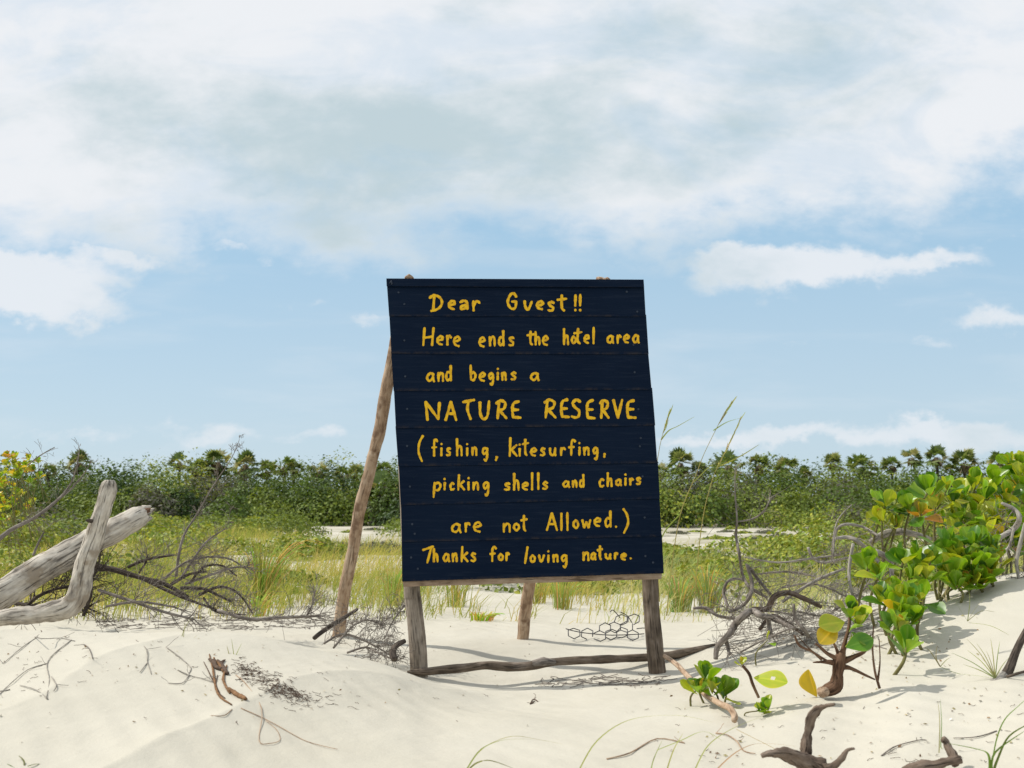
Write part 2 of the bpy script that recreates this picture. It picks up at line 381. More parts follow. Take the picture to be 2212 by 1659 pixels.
def catmull(pts, n):
    """pts: list of (Vector, radius); returns smooth list"""
    if len(pts) < 3 or n <= 1: 
        if len(pts) == 2 and n > 1:
            a, b = pts
            return [(a[0].lerp(b[0], i / n), a[1] + (b[1] - a[1]) * i / n) for i in range(n + 1)]
        return list(pts)
    out = []
    for i in range(len(pts) - 1):
        p0 = pts[max(0, i - 1)]; p1 = pts[i]; p2 = pts[i + 1]; p3 = pts[min(len(pts) - 1, i + 2)]
        for k in range(n):
            t = k / n; t2 = t * t; t3 = t2 * t
            v = .5 * ((2 * p1[0]) + (p2[0] - p0[0]) * t + (2 * p0[0] - 5 * p1[0] + 4 * p2[0] - p3[0]) * t2 + (3 * p1[0] - p0[0] - 3 * p2[0] + p3[0]) * t3)
            out.append((v, p1[1] + (p2[1] - p1[1]) * t))
    out.append(pts[-1])
    return out
def tube(mb, pts, sides=8, sub=4, lump=0.0, cap=True, seed=0.0, tint=None, lumpf=6.0):
    pts = catmull([(Vector(p), r) for p, r in pts], sub)
    base = len(mb.v); t_prev = None; nrm = None; run = rnd.random() * 20
    for i, (p, r) in enumerate(pts):
        a = pts[min(i + 1, len(pts) - 1)][0] - pts[max(i - 1, 0)][0]
        if a.length < 1e-9: a = Vector((0, 0, 1))
        a.normalize()
        if nrm is None:
            nrm = a.orthogonal().normalized()
        else:
            nrm = nrm - a * nrm.dot(a)
            if nrm.length < 1e-6: nrm = a.orthogonal()
            nrm.normalize()
        b = a.cross(nrm)
        if i: run += (p - pts[i - 1][0]).length
        for k in range(sides):
            th = 2 * math.pi * k / sides
            d = nrm * math.cos(th) + b * math.sin(th)
            rr = r
            if lump:
                q = p * lumpf + d * .6 + Vector((seed, 0, 0))
                rr = r * (1 + lump * noise.noise(q) + lump * .5 * noise.noise(q * 3.1 + d * 1.2))
            mb.v.append(p + d * rr); mb.g.append((math.cos(th) * r, math.sin(th) * r, run))
            if tint is not None: mb.c.append(tint)
    n = len(pts)
    for i in range(n - 1):
        for k in range(sides):
            a0 = base + i * sides + k; a1 = base + i * sides + (k + 1) % sides
            mb.f.append((a0, a1, a1 + sides, a0 + sides))
    if cap:
        mb.f.append(tuple(base + k for k in range(sides))[::-1])
        mb.f.append(tuple(base + (n - 1) * sides + k for k in range(sides)))

# ---------------------------------------------------------------- terrain
CPX = np.array([-700, 0, 150, 300, 500, 700, 850, 960, 1080, 1200, 1350, 1440, 1550, 1700, 1850, 2000, 2212, 2900], float)
CY = np.array([1.2, 2.2, 3.0, 3.8, 4.6, 5.3, 6.2, 7.5, 9.0, 13, 22, 60], float)
#        -700   0    150   300   500   700   850   960   1080  1200  1350  1440  1550  1700  1850  2000  2212  2900
HT = np.array([
 [1.45, 1.42, 1.42, 1.42, 1.42, 1.42, 1.42, 1.42, 1.42, 1.42, 1.42, 1.42, 1.42, 1.40, 1.38, 1.36, 1.34, 1.30],
 [1.08, 1.06, 1.06, 1.07, 1.08, 1.09, 1.10, 1.11, 1.12, 1.12, 1.12, 1.12, 1.10, 1.09, 1.07, 1.05, 1.02, .98],
 [.84,  .84,  .85,  .86,  .87,  .90,  .91,  .92,  .93,  .93,  .93,  .93,  .93,  .92,  .90,  .88,  .85,  .80],
 [.70,  .74,  .735, .74,  .77,  .82,  .87,  .91,  .925, .93,  .925, .92,  .91,  .87,  .83,  .79,  .75,  .66],
 [.62,  .672, .66,  .662, .69,  .775, .852, .935, .980, .984, .950, .935, .895, .835, .775, .715, .625, .52],
 [.85,  .88,  .86,  .86,  .88,  .90,  .95,  1.04, 1.055, 1.055, 1.03, 1.015, .93, .815, .72,  .60,  .455, .36],
 [.92,  .95,  .95,  .95,  .95,  .955, .97,  .98,  .985, .985, .975, .96,  .93,  .845, .74,  .625, .49,  .40],
 [.98,  .98,  .98,  .98,  .98,  .98,  .985, .99,  .99,  .99,  .985, .98,  .96,  .92,  .86,  .80,  .76,  .7],
 [1.0]*12 + [1.0, .98, .96, .93, .90, .88],
 [1.02]*18, [1.02]*18, [1.02]*18])
CU = (CPX - 1106) / FPX
def hermite(xk, yk, x):
    """monotone-ish cubic along last axis of yk"""
    d = np.diff(yk, axis=-1) / np.diff(xk)
    m = np.zeros_like(yk)
    prod = d[..., :-1] * d[..., 1:]
    with np.errstate(divide='ignore', invalid='ignore'):
        hm = np.where(prod > 0, 2 * prod / (d[..., :-1] + d[..., 1:] + 1e-12 * np.sign(d[..., :-1] + 1e-20)), 0)
    m[..., 1:-1] = hm; m[..., 0] = d[..., 0]; m[..., -1] = d[..., -1]
    x = np.clip(x, xk[0], xk[-1]); i = np.clip(np.searchsorted(xk, x) - 1, 0, len(xk) - 2)
    return i, m
def Hval(x, y):
    """eye height minus ground for arrays x, y"""
    x = np.asarray(x, float); y = np.asarray(y, float)
    sh = np.broadcast(x, y).shape; x = np.broadcast_to(x, sh).ravel(); y = np.broadcast_to(y, sh).ravel()
    u = np.clip(x / np.maximum(y, 1.0), CU[0], CU[-1]); ly = np.log(np.clip(y, CY[0], CY[-1])); LY = np.log(CY)
    i, m = hermite(CU, HT, u)
    h = CU[i + 1] - CU[i]; t = (u - CU[i]) / h
    h00 = 2 * t**3 - 3 * t**2 + 1; h10 = t**3 - 2 * t**2 + t; h01 = -2 * t**3 + 3 * t**2; h11 = t**3 - t**2
    rows = HT[:, i] * h00 + m[:, i] * h * h10 + HT[:, i + 1] * h01 + m[:, i + 1] * h * h11     # (rows, n)
    rows = rows.T
    d = np.diff(rows, axis=1) / np.diff(LY)
    prod = d[:, :-1] * d[:, 1:]; s_ = d[:, :-1] + d[:, 1:]
    mm = np.zeros_like(rows); mm[:, 1:-1] = np.where(prod > 0, 2 * prod / np.where(np.abs(s_) < 1e-9, 1, s_), 0)
    mm[:, 0] = d[:, 0]; mm[:, -1] = d[:, -1]
    j = np.clip(np.searchsorted(LY, ly) - 1, 0, len(LY) - 2); k = np.arange(len(j))
    h = LY[j + 1] - LY[j]; t = (ly - LY[j]) / h
    h00 = 2 * t**3 - 3 * t**2 + 1; h10 = t**3 - 2 * t**2 + t; h01 = -2 * t**3 + 3 * t**2; h11 = t**3 - t**2
    out = rows[k, j] * h00 + mm[k, j] * h * h10 + rows[k, j + 1] * h01 + mm[k, j + 1] * h * h11
    return out.reshape(sh)
# smooth value noise in numpy
_perm = rng.random((257, 257))
def vnoise(x, y):
    xi = np.floor(x).astype(int); yi = np.floor(y).astype(int); fx = x - xi; fy = y - yi
    fx = fx * fx * (3 - 2 * fx); fy = fy * fy * (3 - 2 * fy)
    a = _perm[xi % 256, yi % 256]; b = _perm[(xi + 1) % 256, yi % 256]; c = _perm[xi % 256, (yi + 1) % 256]; d = _perm[(xi + 1) % 256, (yi + 1) % 256]
    return (a * (1 - fx) + b * fx) * (1 - fy) + (c * (1 - fx) + d * fx) * fy - .5
def ground(x, y):
    x = np.asarray(x, float); y = np.asarray(y, float)
    z = EYE - Hval(x, y)
    z = z + .05 * vnoise(x * .9 + 5, y * .9) * np.clip((y - 1) / 3, 0, 1) + .022 * vnoise(x * 2.6, y * 2.6 + 9) + .007 * vnoise(x * 7, y * 7) + .003 * vnoise(x * 17, y * 17)
    # soft wind ribs running up the left bank and on the right dune
    w = np.clip((-x + .1) / .8, 0, 1) * np.clip((5.2 - y) / .8, 0, 1)
    q = (x * .85 - y * .55) * 2.3 + 1.2 * vnoise(x * 1.2, y * 1.2)
    z = z + w * .030 * (1 - np.abs(np.sin(q * 1.5)) ** .7)
    w2 = np.clip((x - .6) / .6, 0, 1) * np.clip((4.6 - y) / .7, 0, 1)
    q2 = (x * .9 - y * .35) * 9 + 2.2 * vnoise(x * 1.6, y * 1.6)
    z = z + w2 * .008 * np.sin(q2 * 1.7)
    # far flat: low hummocks
    far = np.clip((y - 9) / 6, 0, 1)
    z = z + far * (.16 * vnoise(x * .35, y * .35) + .05 * vnoise(x * 1.1, y * 1.1))
    return z
_gx0, _gy0, _gs = -5.0, 1.5, .02
_GXX, _GYY = np.meshgrid(_gx0 + _gs * np.arange(501), _gy0 + _gs * np.arange(401), indexing='ij')
_GRID = ground(_GXX, _GYY)
def gz(x, y):
    a = (x - _gx0) / _gs; b = (y - _gy0) / _gs; i = int(a); j = int(b)
    if 0 <= i < 500 and 0 <= j < 400 and a >= 0 and b >= 0:
        a -= i; b -= j; g = _GRID
        return float((g[i, j] * (1 - a) + g[i + 1, j] * a) * (1 - b) + (g[i, j + 1] * (1 - a) + g[i + 1, j + 1] * a) * b)
    return float(ground(np.array([x]), np.array([y]))[0])
_ys = np.concatenate([np.arange(1.6, 8, .01), np.arange(8, 60, .1)])
def G(px, py, lift=0.0):
    """point where the pixel's ray meets the sand"""
    r = ray(px, py); t = _ys / r.y
    zr = EYE + r.z * t; zg = ground(r.x * t, _ys)
    k = np.nonzero(zr <= zg + .001)[0]
    i = k[0] if len(k) else len(_ys) - 1
    return Vector((r.x * t[i], _ys[i], float(zg[i]) + lift))

def axis(core0, core1, step, lo, hi, growth):
    core = list(np.arange(core0, core1, step)); a = []; s = step; v = core[0]
    while v > lo: s *= growth; v -= s; a.append(v)
    b = []; s = step; v = core[-1]
    while v < hi: s *= growth; v += s; b.append(v)
    return np.array(a[::-1] + core + b)
def make_ground():
    xs = axis(-3.4, 3.4, .014, -1500, 1500, 1.07); ys = axis(2.0, 7.2, .014, -400, 3000, 1.06)
    X, Y = np.meshgrid(xs, ys)
    Yc = np.where(Y < 1.0, 1.0, Y)
    Z = ground(X, Yc) - np.clip((1.0 - Y) * .02, 0, .5)
    fade = np.clip((Y - 70) / 200, 0, 1)
    Z = Z * (1 - fade) + 0.0 * fade
    nx, ny = len(xs), len(ys)
    co = np.stack([X, Y, Z], -1).reshape(-1, 3).astype('f')
    idx = np.arange(nx * ny).reshape(ny, nx)
    q = np.stack([idx[:-1, :-1], idx[:-1, 1:], idx[1:, 1:], idx[1:, :-1]], -1).reshape(-1, 4)
    me = np_mesh('sand_ground', co, q)
    me.materials.append(MS)
    o = link('sand_ground', me); tag(o, kind='structure'); o['label'] = 'pale rippled beach sand dune reaching back to the scrub'
def np_mesh(name, co, quads, tint=None, smooth=True):
    me = bpy.data.meshes.new(name)
    me.vertices.add(len(co)); me.vertices.foreach_set('co', np.ascontiguousarray(co, dtype='f').ravel())
    nf = len(quads); k = quads.shape[1]
    me.loops.add(nf * k); me.loops.foreach_set('vertex_index', quads.astype('i').ravel())
    me.polygons.add(nf); me.polygons.foreach_set('loop_start', (np.arange(nf) * k).astype('i'))
    me.polygons.foreach_set('use_smooth', np.full(nf, smooth))
    if tint is not None:
        a = me.attributes.new('tint', 'FLOAT_COLOR', 'POINT')
        a.data.foreach_set('color', np.concatenate([tint, np.ones((len(tint), 1))], 1).astype('f').ravel())
    me.update(calc_edges=True); me.validate()
    return me
make_ground()

# ================================================================ the sign
# board plane from pixels: bottom edge at Y=5.25, leaning back
def C(cx, cy): return ((1400 + cx / 1.907) / 1.736, (1000 + cy / 1.907) / 1.736)   # crop coordinates -> picture
BN_p = P(*C(205, 2250), 5.22)
_q1 = P(*C(2075, 2195), 5.30); _q2 = P(*C(95, 85), 5.47)
BNRM = (_q1 - BN_p).cross(_q2 - BN_p).normalized()
if BNRM.y > 0: BNRM = -BNRM                 # faces the camera
def B(cx, cy, off=0.0):
    """point on the board plane behind crop position (cx,cy), pushed OFF metres towards the viewer side"""
    r = ray(*C(cx, cy)); o = Vector((0, 0, EYE)) - BNRM * 0
    t = (BN_p + BNRM * off - o).dot(BNRM) / r.dot(BNRM)
    return o + r * t
sign = empty('nature_reserve_sign', G(1106, 1470), 'large navy plank board on wooden legs with yellow hand painted Dear Guest nature reserve text', 'sign')
# plank boundaries: (left x, left y, right x, right y) in crop coordinates
BD = [(97, 142, 1936, 150), (113, 356, 1948, 357), (128, 622, 1966, 628), (146, 890, 1990, 880), (160, 1156, 2012, 1137), (181, 1428, 2032, 1405), (196, 1706, 2046, 1660), (203, 1970, 2062, 1929), (206, 2252, 2075, 2194)]
JL = [0, 1, -1, 1, -2, 0, 1, 0]; JR = [0, 3, 0, 4, -1, 3, 0, 2]
LAP = .0065
def plank_mesh(name, q, o0, o1, thick, parent, mat, edgecol=True, bev=.0025, label=None, wob=.0012):
    """q = TL,TR,BR,BL in crop coords; o0/o1 offsets of top and bottom front edges"""
    bm = bmesh.new(); n = 14; ed = bm.verts.layers.float.new('edge')
    (tl, tr, br, bl) = q; cols = []
    for i in range(n + 1):
        f = i / n
        t = (tl[0] + (tr[0] - tl[0]) * f, tl[1] + (tr[1] - tl[1]) * f); b_ = (bl[0] + (br[0] - bl[0]) * f, bl[1] + (br[1] - bl[1]) * f)
        wt, wb = wob * math.sin(i * 2.1 + tl[1]), wob * math.sin(i * 1.7 + bl[1] * .3)
        wy = 1.0 * math.sin(i * 1.3 + bl[1])
        vf = [B(t[0], t[1], o0 + wt), B((t[0] * .08 + b_[0] * .92), (t[1] * .08 + b_[1] * .92) , o0 + (o1 - o0) * .92 + wb), B(b_[0], b_[1] + wy, o1 + wb)]
        vb = [B(b_[0], b_[1] + wy, o1 + wb - thick), B(t[0], t[1], o0 + wt - thick)]
        cols.append([bm.verts.new(v - Vector(parent.location)) for v in vf + vb])
        cols[-1][2][ed] = 1.0; cols[-1][3][ed] = .8
    for i in range(n):
        a, b_ = cols[i], cols[i + 1]
        for k in range(5):
            bm.faces.new((a[k], a[(k + 1) % 5], b_[(k + 1) % 5], b_[k]))
    bm.faces.new(cols[0][::-1]); bm.faces.new(cols[-1])
    bmesh.ops.recalc_face_normals(bm, faces=bm.faces)
    me = bpy.data.meshes.new(name); bm.to_mesh(me); bm.free()
    gr = me.attributes.new('grain', 'FLOAT_VECTOR', 'POINT')
    gr.data.foreach_set('vector', np.array([(v.co.z, v.co.y, v.co.x) for v in me.vertices], dtype='f').ravel())
    me.materials.append(mat)
    o = link(name, me, parent)
    return o
planks = []
for i in range(8):
    a, b_ = BD[i], BD[i + 1]
    q = ((a[0] + JL[i], a[1] - 14), (a[2] + JR[i], a[3] - 14), (b_[2] + JR[i], b_[3] - 1), (b_[0] + JL[i], b_[1] - 1))
    planks.append(plank_mesh('plank', q, 0.001, LAP, .017, sign, M_paint))
cap = plank_mesh('cap_board', ((93, 84), (1933, 92), (1937, 147), (95, 139)), LAP + .008, LAP + .010, .055, sign, M_paint)
bat = plank_mesh('bottom_batten', ((208, 2240), (2066, 2180), (2060, 2234), (214, 2290)), -.004, -.004, .035, sign, W_batten)
bat['label'] = 'unpainted tan lath under the lowest plank'
cp = MB(); tube(cp, [(B(118, 120, .019), .003), (B(128, 100, .024), .004), (B(133, 128, .021), .005)], 6, 3); cp.build('bent_clip', M_nail, sign)
def plank_at(cx, cy):
    for i in range(8):
        a, b_ = BD[i], BD[i + 1]; f = (cx - a[0]) / (a[2] - a[0])
        y0 = a[1] + (a[3] - a[1]) * f; y1 = b_[1] + (b_[3] - b_[1]) * f
        if cy < y1 or i == 7: return i, min(1, max(0, (cy - y0 + 14) / (y1 - y0 + 13)))
def surf(cx, cy, extra, pl=None):
    i, f = plank_at(cx, cy)
    if pl is not None and i != pl: i = pl; f = 1.0 if i < plank_at(cx, cy)[0] else 0.0
    return B(cx, cy, .001 + (LAP - .001) * f + extra)
# nails
nails = [(180, 185), (222, 268), (1812, 180), (1887, 322), (222, 528), (1860, 560), (228, 785), (1868, 755), (242, 1018), (1895, 1020), (242, 1283), (1912, 1226), (1905, 1285),
         (262, 1573), (1925, 1500), (278, 1842), (1940, 1794), (296, 1910), (270, 2080), (318, 2160), (1945, 2070), (2000, 2116)]
for cx, cy in nails:
    nb = MB(); c = surf(cx, cy, .0)
    e1 = (_q1 - BN_p).normalized(); e2 = BNRM.cross(e1)
    tip = c + BNRM * .003
    ring = [tip + (e1 * math.cos(k * math.pi / 4) + e2 * math.sin(k * math.pi / 4)) * .0065 for k in range(8)]
    ring0 = [c - BNRM * .002 + (e1 * math.cos(k * math.pi / 4) + e2 * math.sin(k * math.pi / 4)) * .0065 for k in range(8)]
    nb.v = ring + ring0; nb.f = [tuple(range(8))] + [(k, k + 8, (k + 1) % 8 + 8, (k + 1) % 8) for k in range(8)]
    pl = planks[plank_at(cx, cy)[0]]
    o = nb.build('nail', M_nail, None, smooth=False, origin=sign.location); o.location = (0, 0, 0); o.parent = pl
# ---- lettering
GL = {
 'D': [[(0, .85), (.2, .97), (.45, 1), (.82, .85), (1, .55), (.85, .25), (.5, .07), (.12, 0)], [(.36, .95), (.27, .05)]],
 'e': [[(.15, .5), (.55, .55), (.95, .68), (.8, .95), (.45, .98), (.1, .72), (.05, .4), (.28, .12), (.8, 0)]],
 '@': [[(0, .85), (.5, 1), (.93, .75), (.95, .05)], [(.9, .52), (.3, .42), (.05, .2), (.3, .02), (.9, .2)]],
 'a': [[(.85, .88), (.45, 1), (.05, .62), (.12, .2), (.45, .08), (.8, .42), (.87, .92)], [(.87, .92), (.86, .38), (1, .02)]],
 'r': [[(.1, 1), (.12, 0)], [(.1, .52), (.4, .93), (.75, 1), (1, .82)]],
 'G': [[(.95, .8), (.7, 1), (.35, .95), (.05, .6), (.06, .28), (.4, 0), (.85, .06), (.97, .45)], [(.97, .47), (.5, .48)]],
 'v': [[(0, 1), (.12, .4), (.42, 0), (.75, .35), (1, .95)]],
 'u': [[(0, 1), (.06, .35), (.35, .02), (.75, .2), (.92, .6)], [(.95, 1), (.92, .5), (1, 0)]],
 's': [[(.95, .9), (.5, 1), (.12, .8), (.4, .56), (.85, .36), (.8, .08), (.4, 0), (0, .06)]],
 't': [[(.5, 1), (.48, .2), (.75, 0)], [(0, .70), (1, .78)]],
 'h': [[(.08, 1), (.08, 0)], [(.08, .28), (.42, .56), (.85, .5), (.95, 0)]],
 'n': [[(.05, 1), (.1, 0)], [(.1, .5), (.5, 1), (.88, .85), (.95, 0)]],
 'd': [[(.93, 1), (.97, 0)], [(.9, .5), (.4, .56), (.05, .3), (.3, 0), (.92, .16)]],
 'o': [[(.5, 1), (.1, .7), (.08, .3), (.5, 0), (.92, .3), (.88, .72), (.52, .98)]],
 'l': [[(.5, 1), (.5, 0)]], '/': [[(1, 1), (0, 0)]],
 'i': [[(.5, .62), (.5, 0)], [(.5, .97), (.52, 1)]],
 'b': [[(.05, 1), (.14, .05)], [(.1, .38), (.6, .55), (1, .3), (.6, 0), (.14, .05)]],
 'g': [[(.85, .93), (.4, 1), (.05, .76), (.35, .52), (.85, .74)], [(.9, .96), (.92, .4), (.68, 0), (.38, .1)]],
 'N': [[(0, 1), (.12, 0)], [(0, 1), (.9, .05)], [(1, .95), (.9, .05)]],
 'A': [[(.5, 1), (0, 0)], [(.5, 1), (1, 0)], [(.2, .35), (.85, .36)]],
 'T': [[(0, .88), (1, 1)], [(.52, .95), (.38, .5), (.68, 0)]],
 'J': [[(0, .78), (.95, 1)], [(.82, .98), (.4, 0)]],
 'U': [[(0, .95), (.04, .3), (.4, 0), (.85, .2), (1, 1)]],
 'R': [[(.25, .9), (.1, 0)], [(0, .84), (.4, 1), (.88, .86), (.75, .55), (.25, .45)], [(.3, .45), (1, 0)]],
 'E': [[(.8, 1), (.2, .88), (.05, .5), (.15, .05)], [(.15, .05), (1, .02)], [(.1, .5), (.75, .5)]],
 'V': [[(0, 1), (.5, 0)], [(.5, 0), (1, 1)]],
 'H': [[(.12, 1), (0, 0)], [(1, 1), (.85, 0)], [(.05, .43), (.92, .5)]],
 'f': [[(1, .9), (.72, 1), (.42, .85), (.35, 0)], [(0, .5), (.8, .54)]],
 'k': [[(.15, 1), (.05, 0)], [(.95, .6), (.1, .28)], [(.3, .35), (1, 0)]],
 ',': [[(.8, 1), (.2, 0)]], '(': [[(.95, 1), (.3, .72), (.15, .35), (.75, 0)]], ')': [[(0, 1), (.75, .75), (1, .4), (.15, 0)]],
 'c': [[(.95, .88), (.5, 1), (.05, .6), (.2, .1), (.6, 0), (1, .12)]],
 'p': [[(.15, 1), (.02, 0)], [(.15, .9), (.7, 1), (.95, .75), (.6, .46), (.15, .55)]],
 'w': [[(0, 1), (.22, 0)], [(.22, 0), (.5, .72)], [(.5, .72), (.75, 0)], [(.75, 0), (1, 1)]],
 '!': [[(.6, 1), (.5, .32)], [(.48, .03), (.48, 0)]], '.': [[(.5, .5), (.55, .5)]]}
K = 1144
TX = [
 [('D', 398, 498, 200, 322), ('e', 532, 592, 240, 308), ('@', 615, 682, 238, 310), ('r', 705, 765, 242, 318), ('G', 955, 1030, 187, 306), ('v', 1075, 1138, 242, 314), ('e', 1162, 1222, 243, 310), ('s', 1245, 1298, 247, 320), ('t', 1312, 1385, 200, 318), ('!', 1432, 1456, 200, 318), ('!', 1466, 1492, 197, 318)],
 [('H', 352, 436, 434, 566), ('e', 450, 506, 492, 562), ('r', 520, 562, 490, 564), ('e', 570, 624, 496, 572), ('e', 752, 802, 502, 576), ('n', 824, 876, 498, 570), ('d', 890, 938, 454, 568), ('s', 966, 1010, 500, 568), ('t', 1095, 1152, 458, 562), ('h', 1152, 1196, 462, 562), ('e', 1206, 1254, 492, 565),
  ('h', 1355, 1400, 440, 560), ('o', 1412, 1455, 494, 552), ('t', 1432, 1495, 440, 553), ('e', 1502, 1548, 486, 550), ('l', 1568, 1582, 432, 553), ('a', 1668, 1722, 490, 552), ('r', 1738, 1776, 488, 550), ('e', 1786, 1834, 484, 548), ('a', 1852, 1904, 486, 550)],
 [('a', 378, 440, 758, 826), ('n', 456, 506, 756, 822), ('d', 512, 562, 704, 818), ('b', 688, 738, 702, 816), ('e', 754, 804, 754, 822), ('g', 820, 864, 758, 850), ('i', 884, 896, 724, 812), ('n', 914, 954, 754, 814), ('s', 982, 1024, 752, 812), ('a', 1120, 1188, 756, 818)],
 [('N', 368, 480, 962, 1100), ('A', 510, 600, 962, 1102), ('T', 636, 728, 946, 1094), ('U', 756, 834, 958, 1096), ('R', 874, 958, 952, 1090), ('E', 984, 1058, 958, 1088), ('R', 1218, 1310, 946, 1084), ('E', 1334, 1406, 944, 1084), ('S', 1412, 1488, 946, 1084), ('E', 1518, 1588, 950, 1092), ('R', 1616, 1690, 950, 1086), ('V', 1710, 1786, 948, 1084), ('E', 1806, 1882, 950, 1088)],
 [('(', 312, 362, K + 62, K + 252), ('f', 416, 462, K + 88, K + 214), ('i', 480, 494, K + 118, K + 210), ('s', 520, 556, K + 150, K + 210), ('h', 590, 640, K + 84, K + 210), ('i', 664, 678, K + 118, K + 210), ('n', 700, 744, K + 146, K + 208), ('g', 774, 824, K + 148, K + 248), (',', 868, 892, K + 212, K + 244),
  ('k', 966, 1032, K + 76, K + 214), ('i', 1040, 1052, K + 122, K + 212), ('t', 1062, 1112, K + 88, K + 208), ('e', 1120, 1170, K + 150, K + 212), ('s', 1192, 1232, K + 150, K + 210), ('u', 1258, 1308, K + 150, K + 210), ('r', 1334, 1376, K + 148, K + 208), ('f', 1394, 1448, K + 90, K + 208), ('i', 1468, 1480, K + 112, K + 206), ('n', 1500, 1546, K + 146, K + 206), ('g', 1566, 1610, K + 146, K + 240), (',', 1644, 1660, K + 190, K + 222)],
 [('p', 424, 488, K + 396, K + 508), ('i', 502, 518, K + 368, K + 455), ('c', 544, 582, K + 400, K + 456), ('k', 600, 656, K + 342, K + 456), ('i', 674, 688, K + 362, K + 455), ('n', 708, 756, K + 396, K + 456), ('g', 782, 830, K + 394, K + 498), ('s', 934, 982, K + 400, K + 456), ('h', 998, 1046, K + 332, K + 456), ('e', 1062, 1112, K + 396, K + 456), ('l', 1130, 1140, K + 328, K + 454), ('l', 1175, 1185, K + 328, K + 452), ('s', 1208, 1250, K + 392, K + 450),
  ('a', 1352, 1406, K + 386, K + 438), ('n', 1420, 1460, K + 384, K + 436), ('d', 1470, 1510, K + 340, K + 436), ('c', 1612, 1652, K + 372, K + 434), ('h', 1668, 1712, K + 328, K + 430), ('a', 1730, 1778, K + 374, K + 426), ('i', 1798, 1808, K + 336, K + 422), ('r', 1830, 1862, K + 368, K + 420), ('s', 1878, 1916, K + 362, K + 416)],
 [('a', 556, 630, K + 692, K + 762), ('r', 652, 694, K + 686, K + 756), ('e', 712, 776, K + 680, K + 756), ('n', 924, 984, K + 690, K + 756), ('o', 998, 1050, K + 688, K + 746), ('t', 1052, 1102, K + 632, K + 750), ('A', 1236, 1320, K + 614, K + 744), ('l', 1338, 1350, K + 616, K + 744), ('l', 1382, 1394, K + 612, K + 744), ('o', 1424, 1472, K + 664, K + 730), ('w', 1488, 1558, K + 664, K + 726), ('e', 1574, 1630, K + 650, K + 716), ('d', 1652, 1704, K + 600, K + 720), ('.', 1728, 1744, K + 710, K + 722), (')', 1782, 1828, K + 584, K + 764)],
 [('J', 350, 436, K + 852, K + 976), ('h', 424, 466, K + 868, K + 970), ('a', 496, 548, K + 906, K + 970), ('n', 560, 604, K + 904, K + 968), ('k', 624, 680, K + 856, K + 968), ('s', 696, 736, K + 900, K + 966), ('f', 830, 882, K + 856, K + 966), ('o', 890, 934, K + 906, K + 960), ('r', 944, 976, K + 900, K + 960), ('/', 1080, 1108, K + 856, K + 980), ('o', 1118, 1162, K + 916, K + 974), ('v', 1180, 1226, K + 914, K + 970), ('i', 1246, 1258, K + 886, K + 974), ('n', 1280, 1326, K + 914, K + 970), ('g', 1340, 1390, K + 914, K + 1010),
  ('n', 1494, 1546, K + 896, K + 960), ('a', 1552, 1594, K + 900, K + 956), ('t', 1598, 1642, K + 850, K + 954), ('u', 1656, 1702, K + 906, K + 950), ('r', 1720, 1752, K + 900, K + 950), ('e', 1766, 1812, K + 904, K + 956), ('.', 1832, 1850, K + 938, K + 948)]]
GL['S'] = GL['s']
HB = [9.5, 8.6, 8.8, 10.2, 8.4, 8.4, 8.4, 8.6]            # half brush width in crop px
